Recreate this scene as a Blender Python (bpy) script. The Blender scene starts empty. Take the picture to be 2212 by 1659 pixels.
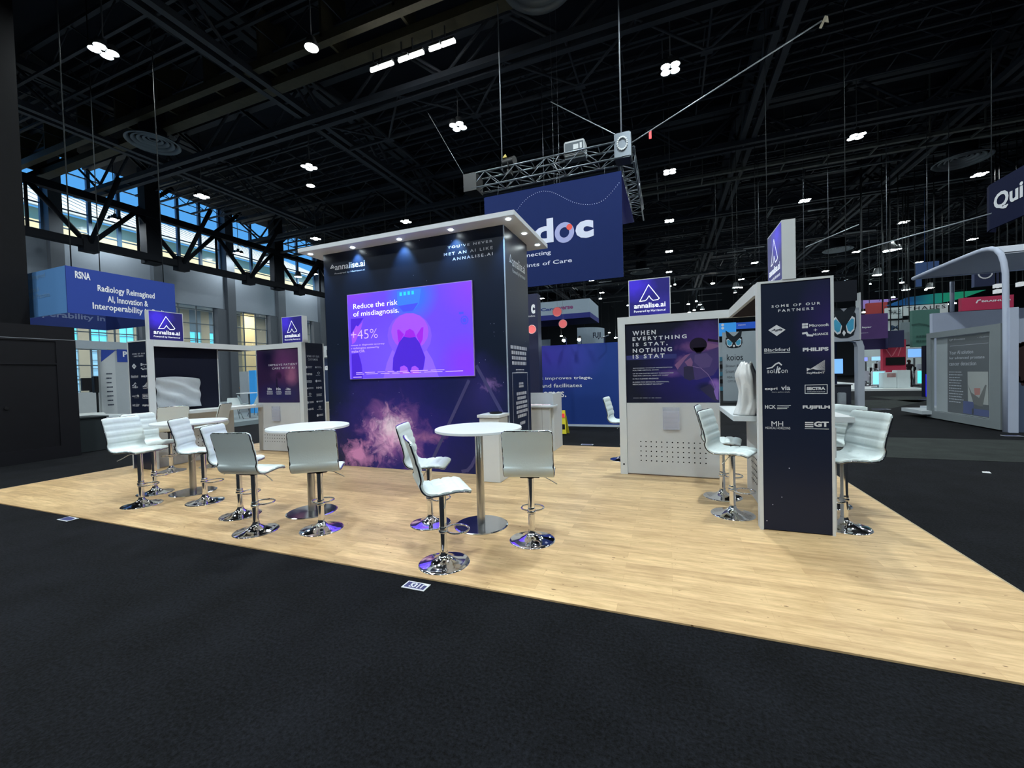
import bpy, bmesh, math, random
from mathutils import Vector, Matrix
random.seed(7)
sc = bpy.context.scene
COL = sc.collection

# ------------------------------------------------------------------ camera
W, H = 2212, 1659
FPX = 885.427
YAW, PITCH, ROLL = math.radians(20.9149), math.radians(1.3727), math.radians(-1.6195)
EYE = Vector((0, 0, 1.6))
_F = Vector((-math.sin(YAW)*math.cos(PITCH), math.cos(YAW)*math.cos(PITCH), -math.sin(PITCH)))
_R = Vector((math.cos(YAW), math.sin(YAW), 0)); _U = _R.cross(_F)
RR = _R*math.cos(ROLL) + _U*math.sin(ROLL)
UU = -_R*math.sin(ROLL) + _U*math.cos(ROLL)
cam = bpy.data.cameras.new('camera'); cam.sensor_width = 36; cam.lens = 36*FPX/W; cam.clip_end = 400
camo = bpy.data.objects.new('camera', cam); COL.objects.link(camo)
m3 = Matrix((RR, UU, -_F)).transposed()
camo.matrix_world = Matrix.Translation(EYE) @ m3.to_4x4()
sc.camera = camo

# surveying helpers: where the sight line of a point meets a real plane of the hall
def _ray(u, v): return RR*(u-W/2)/FPX - UU*(v-H/2)/FPX + _F
def G(u, v, z=0.0):
    d = _ray(u, v); return EYE + d*((z-EYE.z)/d.z)
def onY(u, v, y):
    d = _ray(u, v); return EYE + d*(y/d.y)
def onX(u, v, x):
    d = _ray(u, v); return EYE + d*(x/d.x)

# ------------------------------------------------------------------ view, world, sun
sc.view_settings.view_transform = 'Standard'; sc.view_settings.look = 'None'
sc.view_settings.gamma = 1; sc.view_settings.use_curve_mapping = False
sc.view_settings.exposure = 0.0
w = bpy.data.worlds.new('world'); sc.world = w; w.use_nodes = True
wn = w.node_tree.nodes; wl = w.node_tree.links; wn.clear()
wo = wn.new('ShaderNodeOutputWorld'); wb = wn.new('ShaderNodeBackground')
wb.inputs[0].default_value = (0.10, 0.42, 0.95, 1); wb.inputs[1].default_value = 1.05
wl.new(wb.outputs[0], wo.inputs[0])
sun = bpy.data.lights.new('sun', 'SUN'); sun.energy = 7.0; sun.color = (1, .93, .75); sun.angle = .01
suno = bpy.data.objects.new('sun', sun); COL.objects.link(suno)
suno.rotation_euler = Vector((-.62, .1, -.78)).to_track_quat('-Z', 'Y').to_euler()

LAMP_Z = 12.0
LX = [-32.3, -24.1, -16.2, -8.0, .25, 8.2, 16.4, 24.4, 32.5]
LY = [-8.0, -.2, 7.7, 15.5, 23.4, 31.0, 38.9, 47.0, 55.0]
LAMP_W = 245.0

# ------------------------------------------------------------------ materials
MATS = {}
def mat(name, col, rough=.5, metal=0, emit=None, es=1.0, bump=0, bscale=40, var=0, vscale=6, stretch=None, alpha=1, spec=.5, coat=0):
    if name in MATS: return MATS[name]
    if max(col) < .05 and metal == 0: spec = min(spec, .18)
    m = bpy.data.materials.new(name); m.use_nodes = True; MATS[name] = m
    nt = m.node_tree; b = nt.nodes['Principled BSDF']
    b.inputs['Base Color'].default_value = (*col, 1); b.inputs['Roughness'].default_value = rough
    b.inputs['Metallic'].default_value = metal; b.inputs['Specular IOR Level'].default_value = spec
    b.inputs['Coat Weight'].default_value = coat
    if emit: b.inputs['Emission Color'].default_value = (*emit, 1); b.inputs['Emission Strength'].default_value = es
    if alpha < 1: b.inputs['Alpha'].default_value = alpha
    tc = nt.nodes.new('ShaderNodeTexCoord'); mp = nt.nodes.new('ShaderNodeMapping')
    nt.links.new(tc.outputs['Object'], mp.inputs[0])
    if stretch: mp.inputs['Scale'].default_value = stretch
    if var or not bump:
        n = nt.nodes.new('ShaderNodeTexNoise'); n.inputs['Scale'].default_value = vscale; n.inputs['Detail'].default_value = 4
        nt.links.new(mp.outputs[0], n.inputs['Vector'])
        mx = nt.nodes.new('ShaderNodeMix'); mx.data_type = 'RGBA'; vv = var or .04
        mx.inputs[6].default_value = (*[c*(1-vv) for c in col], 1); mx.inputs[7].default_value = (*[min(1, c*(1+vv)) for c in col], 1)
        nt.links.new(n.outputs[0], mx.inputs[0]); nt.links.new(mx.outputs[2], b.inputs['Base Color'])
    if bump:
        n = nt.nodes.new('ShaderNodeTexNoise'); n.inputs['Scale'].default_value = bscale; n.inputs['Detail'].default_value = 6
        nt.links.new(mp.outputs[0], n.inputs['Vector'])
        bp = nt.nodes.new('ShaderNodeBump'); bp.inputs['Strength'].default_value = bump; bp.inputs['Distance'].default_value = .02
        nt.links.new(n.outputs[0], bp.inputs['Height']); nt.links.new(bp.outputs[0], b.inputs['Normal'])
    return m

def art(name, base, blobs, emit=0, rough=.35, stars=False, detail=7, base2=None, base2_at=None):
    """printed picture: soft or hard elliptical fields (object coords a,z) broken up by noise
    blob = (a, z, ra, rz, color, softness, noise_amount, noise_scale)"""
    m = bpy.data.materials.new(name); m.use_nodes = True; MATS[name] = m
    nt = m.node_tree; N = nt.nodes; L = nt.links; b = N['Principled BSDF']
    b.inputs['Roughness'].default_value = rough; b.inputs['Specular IOR Level'].default_value = .28
    tc = N.new('ShaderNodeTexCoord')
    cur = None
    def mixc(fac, a, c):
        mx = N.new('ShaderNodeMix'); mx.data_type = 'RGBA'
        L.new(fac, mx.inputs[0])
        if isinstance(a, tuple): mx.inputs[6].default_value = (*a, 1)
        else: L.new(a, mx.inputs[6])
        if isinstance(c, tuple): mx.inputs[7].default_value = (*c, 1)
        else: L.new(c, mx.inputs[7])
        return mx.outputs[2]
    def math_(op, a, c=0.0, clamp=False):
        n = N.new('ShaderNodeMath'); n.operation = op; n.use_clamp = clamp
        for i, x in enumerate((a, c)):
            if isinstance(x, (int, float)): n.inputs[i].default_value = x
            else: L.new(x, n.inputs[i])
        return n.outputs[0]
    cur = base
    for i, bl in enumerate(blobs):
        a, z, ra, rz, colr, soft, na, ns = bl[:8]
        nz = N.new('ShaderNodeTexNoise'); nz.inputs['Scale'].default_value = ns; nz.inputs['Detail'].default_value = detail
        nz.inputs['Roughness'].default_value = .62; nz.inputs['Distortion'].default_value = bl[8] if len(bl) > 8 and bl[8] != 'x' else 0
        L.new(tc.outputs['Object'], nz.inputs['Vector'])
        sub = N.new('ShaderNodeVectorMath'); sub.operation = 'SUBTRACT'; sub.inputs[1].default_value = (a, 0, z) if bl[-1] != 'x' else (0, a, z)
        L.new(tc.outputs['Object'], sub.inputs[0])
        mu = N.new('ShaderNodeVectorMath'); mu.operation = 'MULTIPLY'; mu.inputs[1].default_value = (1/ra, 0, 1/rz) if bl[-1] != 'x' else (0, 1/ra, 1/rz)
        L.new(sub.outputs[0], mu.inputs[0])
        ln = N.new('ShaderNodeVectorMath'); ln.operation = 'LENGTH'; L.new(mu.outputs[0], ln.inputs[0])
        nn = math_('MULTIPLY', math_('SUBTRACT', nz.outputs[0], .5), na*2)
        d = math_('ADD', math_('SUBTRACT', 1.0, ln.outputs['Value']), nn)
        f = math_('DIVIDE', d, soft, True)
        cur = mixc(f, cur, colr)
    if stars:
        v = N.new('ShaderNodeTexVoronoi'); v.inputs['Scale'].default_value = 9
        L.new(tc.outputs['Object'], v.inputs['Vector'])
        f = math_('LESS_THAN', v.outputs['Distance'], .055)
        v2 = N.new('ShaderNodeTexNoise'); v2.inputs['Scale'].default_value = 3; L.new(tc.outputs['Object'], v2.inputs['Vector'])
        f = math_('MULTIPLY', f, math_('GREATER_THAN', v2.outputs[0], .52))
        cur = mixc(math_('MULTIPLY', f, .5), cur, (.75, .75, .9))
    if isinstance(cur, tuple): b.inputs['Base Color'].default_value = (*cur, 1)
    else: L.new(cur, b.inputs['Base Color'])
    if emit:
        L.new(cur, b.inputs['Emission Color']) if not isinstance(cur, tuple) else None
        b.inputs['Emission Strength'].default_value = emit
    return m

def wood_mat():
    m = bpy.data.materials.new('wood_planks'); m.use_nodes = True
    nt = m.node_tree; N = nt.nodes; L = nt.links; b = N['Principled BSDF']
    tc = N.new('ShaderNodeTexCoord')
    br = N.new('ShaderNodeTexBrick'); br.offset = .37; br.inputs['Scale'].default_value = 1
    br.inputs['Brick Width'].default_value = .95; br.inputs['Row Height'].default_value = .105
    br.inputs['Mortar Size'].default_value = .0012; br.inputs['Mortar Smooth'].default_value = .3
    br.inputs['Color1'].default_value = (.53, .365, .20, 1); br.inputs['Color2'].default_value = (.70, .51, .29, 1)
    br.inputs['Mortar'].default_value = (.50, .33, .17, 1)
    L.new(tc.outputs['Object'], br.inputs['Vector'])
    mp = N.new('ShaderNodeMapping'); mp.inputs['Scale'].default_value = (1.3, 9, 1); L.new(tc.outputs['Object'], mp.inputs[0])
    n = N.new('ShaderNodeTexNoise'); n.inputs['Scale'].default_value = 2.2; n.inputs['Detail'].default_value = 8; n.inputs['Roughness'].default_value = .7
    L.new(mp.outputs[0], n.inputs['Vector'])
    cr = N.new('ShaderNodeValToRGB'); cr.color_ramp.elements[0].position = .32; cr.color_ramp.elements[0].color = (.62, .55, .45, 1)
    cr.color_ramp.elements[1].position = .62; cr.color_ramp.elements[1].color = (1.06, 1.04, 1.0, 1)
    L.new(n.outputs[0], cr.inputs[0])
    mx = N.new('ShaderNodeMix'); mx.data_type = 'RGBA'; mx.blend_type = 'MULTIPLY'; mx.inputs[0].default_value = .85
    L.new(br.outputs[0], mx.inputs[6]); L.new(cr.outputs[0], mx.inputs[7])
    # scuffs: a few dark specks
    v = N.new('ShaderNodeTexNoise'); v.inputs['Scale'].default_value = 14; v.inputs['Detail'].default_value = 2
    mp2 = N.new('ShaderNodeMapping'); mp2.inputs['Scale'].default_value = (1, 2.4, 1); L.new(tc.outputs['Object'], mp2.inputs[0]); L.new(mp2.outputs[0], v.inputs['Vector'])
    g = N.new('ShaderNodeMath'); g.operation = 'GREATER_THAN'; g.inputs[1].default_value = .735; L.new(v.outputs[0], g.inputs[0])
    mx2 = N.new('ShaderNodeMix'); mx2.data_type = 'RGBA'; L.new(g.outputs[0], mx2.inputs[0]); L.new(mx.outputs[2], mx2.inputs[6]); mx2.inputs[7].default_value = (.2, .12, .05, 1)
    L.new(mx2.outputs[2], b.inputs['Base Color'])
    b.inputs['Roughness'].default_value = .42; b.inputs['Specular IOR Level'].default_value = .35
    return m

def carpet_mat(name, c0, c1, sc_=170):
    m = bpy.data.materials.new(name); m.use_nodes = True
    nt = m.node_tree; N = nt.nodes; L = nt.links; b = N['Principled BSDF']
    tc = N.new('ShaderNodeTexCoord')
    n = N.new('ShaderNodeTexNoise'); n.inputs['Scale'].default_value = sc_; n.inputs['Detail'].default_value = 5; n.inputs['Roughness'].default_value = .75
    L.new(tc.outputs['Object'], n.inputs['Vector'])
    n2 = N.new('ShaderNodeTexNoise'); n2.inputs['Scale'].default_value = 2.5; n2.inputs['Detail'].default_value = 4; L.new(tc.outputs['Object'], n2.inputs['Vector'])
    ad = N.new('ShaderNodeMath'); ad.operation = 'MULTIPLY_ADD'; ad.inputs[1].default_value = .25; L.new(n2.outputs[0], ad.inputs[0]); L.new(n.outputs[0], ad.inputs[2])
    cr = N.new('ShaderNodeValToRGB'); cr.color_ramp.elements[0].position = .50; cr.color_ramp.elements[0].color = (*c0, 1)
    cr.color_ramp.elements[1].position = .80; cr.color_ramp.elements[1].color = (*c1, 1)
    L.new(ad.outputs[0], cr.inputs[0]); L.new(cr.outputs[0], b.inputs['Base Color'])
    bp = N.new('ShaderNodeBump'); bp.inputs['Strength'].default_value = 1; bp.inputs['Distance'].default_value = .012
    L.new(n.outputs[0], bp.inputs['Height']); L.new(bp.outputs[0], b.inputs['Normal'])
    b.inputs['Roughness'].default_value = .95; b.inputs['Specular IOR Level'].default_value = .15
    return m

WHITE = mat('white_laminate', (.60, .63, .66), .45)
WHITE2 = mat('white_panel', (.52, .54, .57), .5)
TABLE = mat('white_tabletop', (.72, .76, .80), .3)
LEATHER = mat('white_leatherette', (.68, .77, .79), .45, bump=.05, bscale=60)
CHROME = mat('chrome', (.80, .81, .84), .07, 1)
STEEL = mat('brushed_steel', (.50, .50, .49), .28, 1, stretch=(1, 1, .05), var=.25, vscale=60)
MIRROR = mat('polished_plate', (.62, .64, .68), .12, 1)
NAVY = art('night_print', (.0075, .0125, .030), [(-4.0, 2.2, 2.4, 2.6, (.010, .014, .045), 1, .3, 1.2)], stars=True)
PRINT = mat('white_print', (.80, .82, .88), .5)
PRINTG = mat('grey_print', (.42, .44, .52), .5)
DIMG = mat('dim_print', (.12, .12, .17), .5)
BLACK = mat('black_board', (.008, .009, .014), .55)
BLACKM = mat('black_metal', (.006, .007, .010), .5, .3)
RUBBER = mat('black_plastic', (.01, .01, .012), .4)
GREY = mat('grey_rig_metal', (.22, .24, .27), .35, .8)
WIRE = mat('dark_wire', (.03, .035, .04), .6)
CEIL = mat('ceiling_paint', (.010, .013, .021), .9, var=.3, vscale=.4)
BEAM = mat('beam_paint', (.026, .034, .050), .65, var=.3, vscale=3)
BEAMD = mat('dark_beam_paint', (.012, .014, .020), .8)
RAIL = mat('dusty_yellow_rail', (.050, .045, .024), .7, var=.4, vscale=5)
BLUE = mat('blue_fabric', (.013, .024, .105), .85, spec=.1)
WALLBLUE = art('blue_wall_print', (.010, .040, .235), [(-3.4, 2.1, 1.8, 1.2, (.05, .04, .40), 1.0, .05, 1)], rough=.7)
PINK = mat('pink_disc', (.85, .16, .17), .5, emit=(1, .2, .2), es=.35)
GLASS = mat('window_glass', (.8, .9, .95), .05, alpha=.06)

# ------------------------------------------------------------------ mesh building
class MB:
    def __init__(s): s.v = []; s.f = []; s.mi = []; s.sm = []
    def add(s, vs, fs, m=0, smooth=False):
        o = len(s.v); s.v += [tuple(x) for x in vs]
        for f in fs: s.f.append(tuple(i+o for i in f)); s.mi.append(m); s.sm.append(smooth)
        return s
    def box(s, x0, x1, y0, y1, z0, z1, m=0):
        if x0 > x1: x0, x1 = x1, x0
        if y0 > y1: y0, y1 = y1, y0
        if z0 > z1: z0, z1 = z1, z0
        vs = [(x, y, z) for z in (z0, z1) for y in (y0, y1) for x in (x0, x1)]
        return s.add(vs, [(0, 2, 3, 1), (4, 5, 7, 6), (0, 1, 5, 4), (2, 6, 7, 3), (0, 4, 6, 2), (1, 3, 7, 5)], m)
    def bbox(s, x0, x1, y0, y1, z0, z1, b=.006, m=0):
        """box with chamfered edges"""
        if x0 > x1: x0, x1 = x1, x0
        if y0 > y1: y0, y1 = y1, y0
        bm = bmesh.new(); bmesh.ops.create_cube(bm, size=1)
        for v in bm.verts: v.co = Vector(((x0+x1)/2+v.co.x*(x1-x0), (y0+y1)/2+v.co.y*(y1-y0), (z0+z1)/2+v.co.z*(z1-z0)))
        bmesh.ops.bevel(bm, geom=bm.edges[:], offset=b, segments=2, affect='EDGES')
        bm.verts.index_update()
        s.add([v.co for v in bm.verts], [[v.index for v in f.verts] for f in bm.faces], m); bm.free(); return s
    def poly(s, pts, m=0): return s.add(pts, [tuple(range(len(pts)))], m)
    def prism(s, pts, vec, m=0):
        n = len(pts); vec = Vector(vec)
        vs = [Vector(p) for p in pts] + [Vector(p)+vec for p in pts]
        fs = [tuple(range(n))[::-1], tuple(range(n, 2*n))] + [(i, (i+1) % n, (i+1) % n+n, i+n) for i in range(n)]
        return s.add(vs, fs, m)
    def lathe(s, prof, c=(0, 0, 0), n=32, m=0, smooth=True):
        vs = []; fs = []
        for r, z in prof:
            for k in range(n):
                a = 2*math.pi*k/n; vs.append((c[0]+r*math.cos(a), c[1]+r*math.sin(a), c[2]+z))
        for i in range(len(prof)-1):
            for k in range(n):
                k2 = (k+1) % n; fs.append((i*n+k, i*n+k2, (i+1)*n+k2, (i+1)*n+k))
        s.add(vs, fs, m, smooth)
        return s
    def cyl(s, p0, p1, r0, r1=None, n=16, m=0, smooth=True):
        r1 = r0 if r1 is None else r1
        p0 = Vector(p0); p1 = Vector(p1); d = (p1-p0).normalized()
        a = d.orthogonal().normalized(); b = d.cross(a)
        vs = []
        for p, r in ((p0, r0), (p1, r1)):
            for k in range(n):
                t = 2*math.pi*k/n; vs.append(p+a*(r*math.cos(t))+b*(r*math.sin(t)))
        s.add(vs, [(k, (k+1) % n, (k+1) % n+n, k+n) for k in range(n)], m, smooth)
        s.add(vs[:n], [tuple(range(n))[::-1]], m); s.add(vs[n:], [tuple(range(n))], m)
        return s
    def tube(s, pts, r, n=8, m=0, closed=False):
        pts = [Vector(p) for p in pts]; N = len(pts); vs = []; up = None
        for i, p in enumerate(pts):
            a = pts[i-1] if (i > 0 or closed) else p; b = pts[(i+1) % N] if (i < N-1 or closed) else p
            d = (b-a).normalized()
            if up is None: up = d.orthogonal().normalized()
            up = (up-d*up.dot(d)); up = up.normalized() if up.length > 1e-6 else d.orthogonal().normalized()
            q = d.cross(up)
            for k in range(n):
                t = 2*math.pi*k/n; vs.append(p+up*(r*math.cos(t))+q*(r*math.sin(t)))
        fs = []
        for i in range(N if closed else N-1):
            j = (i+1) % N
            for k in range(n): k2 = (k+1) % n; fs.append((i*n+k, i*n+k2, j*n+k2, j*n+k))
        if not closed: fs += [tuple(range(n))[::-1], tuple(range((N-1)*n, N*n))]
        return s.add(vs, fs, m, True)
    def build(s, name, mats, parent=None, smooth=None):
        me = bpy.data.meshes.new(name); me.from_pydata(s.v, [], s.f); me.update()
        for mm in (mats if isinstance(mats, (list, tuple)) else [mats]): me.materials.append(mm)
        me.polygons.foreach_set('material_index', s.mi); me.polygons.foreach_set('use_smooth', s.sm)
        o = bpy.data.objects.new(name, me); COL.objects.link(o)
        if parent:
            o.parent = parent; r = parent; off = Vector((0, 0, 0))
            while r: off += r.location; r = r.parent
            o.location = -off
        return o

def tag(o, label, cat, group=None):
    o['label'] = label; o['category'] = cat
    if group: o['group'] = group
    return o
def thing(name, label, cat, loc=(0, 0, 0), group=None):
    o = bpy.data.objects.new(name, None); COL.objects.link(o); o.location = loc; o.empty_display_size = .1
    return tag(o, label, cat, group)
def struct(o): o['kind'] = 'structure'; return o
def dup(root, loc, rz=None, label=None, group=None):
    r = root.copy(); COL.objects.link(r); r.location = loc
    if rz is not None: r.rotation_euler = (0, 0, rz)
    if label: r['label'] = label
    if group: r['group'] = group
    for ch in list(root.children):
        c = ch.copy(); COL.objects.link(c); c.parent = r
        for g in list(ch.children):
            d = g.copy(); COL.objects.link(d); d.parent = c
    return r

# ------------------------------------------------------------------ flat printed matter on planes
class Pl:
    def __init__(s, kind, c, off=.003): s.k = kind; s.c = c; s.o = off
    def p(s, a, b, e=0):
        o = s.o+e
        if s.k == 'y': return (a, s.c-o, b)
        if s.k == 'x+': return (s.c+o, a, b)
        if s.k == 'x-': return (s.c-o, -a, b)
        if s.k == 'z': return (a, b, s.c+o)
    def px(s, u, v):
        if s.k == 'y': q = onY(u, v, s.c); return q.x, q.z
        if s.k == 'x+': q = onX(u, v, s.c); return q.y, q.z
        if s.k == 'x-': q = onX(u, v, s.c); return -q.y, q.z
        if s.k == 'z': q = G(u, v, s.c); return q.x, q.y
_tc = {}
def glyphs(t, sp=1.0, bold=0.0, shear=0.0):
    k = (t, sp, bold, shear)
    if k in _tc: return _tc[k]
    c = bpy.data.curves.new('t', 'FONT'); c.body = t; c.size = 1; c.space_character = sp; c.offset = bold; c.shear = shear
    c.resolution_u = 2 if len(t) > 16 else 3; c.fill_mode = 'FRONT'
    o = bpy.data.objects.new('t', c); me = bpy.data.meshes.new_from_object(o)
    vs = [(v.co.x, v.co.y) for v in me.vertices]; fs = [tuple(p.vertices) for p in me.polygons]
    bpy.data.objects.remove(o); bpy.data.curves.remove(c); bpy.data.meshes.remove(me)
    xs = [v[0] for v in vs]; ys = [v[1] for v in vs]
    r = (vs, fs, min(xs), max(xs), min(ys), max(ys)); _tc[k] = r; return r
def text(mb, pl, t, box, sp=1.0, bold=0.0, shear=0.0, m=0, e=0):
    """box = (a0,b0,a1,b1) in plane coords: the lettering's own bounds"""
    vs, fs, x0, x1, y0, y1 = glyphs(t, sp, bold, shear); a0, b0, a1, b1 = box
    mb.add([pl.p(a0+(x-x0)/(x1-x0)*(a1-a0), b0+(y-y0)/(y1-y0)*(b1-b0), e) for x, y in vs], fs, m)
def ptext(mb, pl, t, lo, hi, **k):
    a0, b0 = pl.px(*lo); a1, b1 = pl.px(*hi); text(mb, pl, t, (a0, b0, a1, b1), **k)
def rect(mb, pl, a0, b0, a1, b1, m=0, e=0): mb.poly([pl.p(a0, b0, e), pl.p(a1, b0, e), pl.p(a1, b1, e), pl.p(a0, b1, e)], m)
def shape(mb, pl, pts, m=0, e=0): mb.poly([pl.p(a, b, e) for a, b in pts], m)
def ell(mb, pl, a, b, ra, rb, m=0, e=0, n=28, t0=0, t1=360):
    pts = [(a+ra*math.cos(math.radians(t0+(t1-t0)*i/n)), b+rb*math.sin(math.radians(t0+(t1-t0)*i/n))) for i in range(n if t1-t0 >= 360 else n+1)]
    shape(mb, pl, pts, m, e)
def stroke(mb, pl, pts, w, m=0, closed=False, e=0):
    n = len(pts); e0 = e
    for i in range(n if closed else n-1):
        a = Vector(pts[i]); b = Vector(pts[(i+1) % n]); d = (b-a); e = e0+.00025*(i % 5)
        if d.length < 1e-6: continue
        d.normalize(); q = Vector((-d.y, d.x))*w/2; a2 = a-d*w*.45; b2 = b+d*w*.45
        mb.poly([pl.p(*(a2-q), e), pl.p(*(b2-q), e), pl.p(*(b2+q), e), pl.p(*(a2+q), e)], m)
def bars(mb, pl, a0, a1, b_top, n, dy, h, m=0, e=0, seed=1, align='l'):
    rnd = random.Random(seed)
    for i in range(n):
        ww = (a1-a0)*rnd.uniform(.72, 1); s0 = a0 if align == 'l' else a0+((a1-a0)-ww)/2
        x = s0
        while x < s0+ww:
            l = rnd.uniform(.05, .16)*(a1-a0); rect(mb, pl, x, b_top-i*dy-h, min(x+l, s0+ww), b_top-i*dy, m, e); x += l+(a1-a0)*.025
def emblem(mb, pl, a0, b0, a1, b1, w, m=0, e=0):
    P = [(0, 0), (.47, 1), (1, .1), (.93, .03), (.68, .0), (.58, .12), (.485, .30), (.36, .08), (.27, .02)]
    stroke(mb, pl, [(a0+(a1-a0)*x, b0+(b1-b0)*y) for x, y in P], w, m, True, e)

# ================================================================== the hall
floor = MB(); floor.box(-34, 60, -14, 75, -.2, 0); struct(floor.build('floor', carpet_mat('black_carpet', (.0004, .0005, .0009), (.0125, .0140, .0195), 52)))
FX0, FX1, FY0, FY1 = -9.897, 2.228, 2.728, 8.737
fw = MB(); fw.box(FX0, FX1, FY0, FY1, .0005, .012); struct(fw.build('floor_wood', wood_mat()))
ft = MB()
for a in ((FX0-.012, FX0, FY0, FY1), (FX1, FX1+.012, FY0, FY1), (FX0-.012, FX1+.012, FY1, FY1+.012)): ft.box(a[0], a[1], a[2], a[3], .0005, .013)
struct(ft.build('trim_1', mat('floor_edge_trim', (.35, .29, .2), .5)))
GC = carpet_mat('grey_carpet', (.020, .024, .024), (.06, .07, .068))
g = MB(); g.box(FX1+.6, 34, 8.75, 11.15, .001, .006); g.box(9.2, 34, 21.2, 25, .001, .006)
g.poly([(5.6, 17.0, .006), (6.4, 17.0, .006), (10.4, 22.6, .006), (6.6, 22.6, .006)])
struct(g.build('floor_aisle', GC))
# carpet seams
sm_ = MB(); rnd = random.Random(3)
sm_.poly([(-30, -9.6, .0012), (6, .55, .0012), (6, .562, .0012), (-30, -9.588, .0012)])
sm_.poly([(-2.6, 2.7, .0012), (-6.4, -4, .0012), (-6.388, -4, .0012), (-2.588, 2.7, .0012)])
struct(sm_.build('floor_seam', mat('carpet_seam', (.001, .001, .002), .9)))

ce = MB(); ce.box(-34, 60, -14, 75, 15.6, 15.9)
struct(ce.build('ceiling', CEIL))
DK = mat('hall_wall_paint', (.03, .035, .045), .85)
wr = MB(); wr.box(60, 60.3, -14, 75, 0, 15.6); struct(wr.build('wall_right', DK))
wbk = MB(); wbk.box(-34, 60, 75, 75.3, 0, 15.6); wbk.build('wall_back', DK)['kind'] = 'structure'
wf = MB(); wf.box(-34, 60, -14.3, -14, 0, 15.6); struct(wf.build('wall_front', DK))
BR = mat('dark_brick', (.05, .055, .06), .8, var=.4, vscale=12)
wl_ = MB(); wl_.box(-34.3, -34, 33.2, 75, 0, 15.6); wl_.box(-34.3, -34, -14, 6.0, 0, 15.6)
struct(wl_.build('wall_left', BR))
br2 = MB(); br2.box(-33.995, -33.85, 37.5, 39.3, 6.2, 8.9); tag(br2.build('orange_panel', mat('orange_panel', (.35, .13, .03), .7)), 'orange panel high on the dark brick wall beside the tower', 'panel')

# left window wall ---------------------------------------------------------
BAND = mat('grey_plaster', (.24, .28, .34), .8)
COLM = mat('column_grey', (.085, .10, .125), .7)
MUL = mat('mullion', (.10, .13, .16), .5)
MULB = mat('mullion_blue', (.10, .2, .32), .5)
cols = [(12.9, 13.5), (18.0, 18.5), (23.1, 23.75), (27.75, 28.5), (32.6, 33.2)]
bandmb = MB(); y0 = 6.0
for (a, b) in cols: bandmb.box(-34.2, -33.7, y0, a, 7.55, 10.35); y0 = b
bandmb.box(-34.2, -33.7, 6, 33.2, 0, .55)
struct(bandmb.build('trim_2', BAND))
sp = MB(); sp.box(-34.15, -33.95, 6, 20, 3.95, 4.45); struct(sp.build('trim_3', mat('spandrel_plaster', (.42, .48, .55), .8)))
for i, (a, b) in enumerate(cols):
    c = MB(); c.box(-34.1, -33.3, a, b, 0, 15.6); c.box(-34.15, -33.5, a-.75, a, 0, 7.5)
    struct(c.build('trim_%d' % (i+4), COLM))
y0 = 6.0
for i, (a, b) in enumerate(cols):
    wmb = MB(); ya, yb = y0+.02, a-.77
    n = max(2, round((yb-ya)/1.25))
    for k in range(n+1):
        y = ya+(yb-ya)*k/n; wmb.box(-34.06, -33.96, y-.035, y+.035, .55, 7.55)
    for z in (1.2, 2.0, 2.9, 3.9, 5.0, 6.2, 7.3): wmb.box(-34.06, -33.97, ya, yb, z-.03, z+.03)
    fr = struct(wmb.build('window_%d' % (i+1), MUL))
    gl = MB(); gl.box(-34.03, -34.02, ya, yb, .55, 7.55); gl.build('glass', GLASS, fr)
    wmb = MB(); ya, yb = y0+.02, a-.02; n = max(2, round((yb-ya)/1.7))
    for k in range(n+1):
        y = ya+(yb-ya)*k/n; wmb.box(-34.1, -33.9, y-.09, y+.09, 10.4, 15.6)
    for z in (11.2, 12.35, 13.5, 14.6): wmb.box(-34.06, -33.96, ya, yb, z-.03, z+.03)
    fr = struct(wmb.build('window_%d' % (i+11), MULB))
    gl = MB(); gl.box(-34.03, -34.02, ya, yb, 10.4, 15.6); gl.build('glass', GLASS, fr)
    y0 = b
# concourse behind the glass: cream piers with windows that glow in place of daylight, its floor and ceiling
CREAM = mat('cream_pier', (.34, .34, .27), .8, var=.12, vscale=1.5)
CREAMY = mat('warm_cream_wall', (.50, .43, .22), .8)
cc = MB(); cc.box(-44, -34.3, 2, 42, -.3, -.05); cc.box(-44, -34.3, 2, 42, 8.8, 9.1)
struct(cc.build('floor_concourse', mat('concourse_floor', (.3, .33, .36), .6)))
pz = MB(); y = 6.1-.8; NP = 14
for k in range(NP): pz.box(-44, -43.75, y+1.85*k, y+1.85*k+.8, -.05, 8.8)
pz.box(-44, -43.75, y+1.85*NP, 42, -.05, 8.8)
struct(pz.build('wall_concourse', [CREAM]))
cp = MB()
for y in (27.2, 30.0, 33.0, 36): cp.box(-41.5, -41.0, y, y+1.3, -.05, 8.8)
struct(cp.build('wall_concourse_panels', [CREAMY]))
cwm = MB(); cg = MB(); cg2 = MB()
for k in range(NP):
    y = 6.1+1.85*k
    for z in (.6, 1.2, 1.8, 2.4, 3.0, 3.7, 4.4, 5.05, 5.8, 6.7): cwm.box(-43.85, -43.8, y, y+1.05, z-.035, z+.035)
    cwm.box(-43.85, -43.8, y+.5, y+.55, 0, 6.7); cwm.box(-43.95, -43.75, y, y+1.05, 6.7, 8.8)
    cg.box(-43.98, -43.95, y, y+1.05, 5.05, 6.7); cg2.box(-43.98, -43.95, y, y+1.05, .2, 5.0)
struct(cwm.build('window_9', MULB))
struct(cg.build('window_10', mat('glowing_pane', (.1, .5, .7), .5, emit=(.09, .70, .92), es=1.0)))  # upper panes emit cyan themselves, standing in for sky light
struct(cg2.build('window_21', mat('glowing_blind', (.2, .4, .6), .5, emit=(.22, .55, .80), es=.75, var=.3, vscale=1)))  # lower blinds glow too; their daylight is put in as emission
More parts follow.
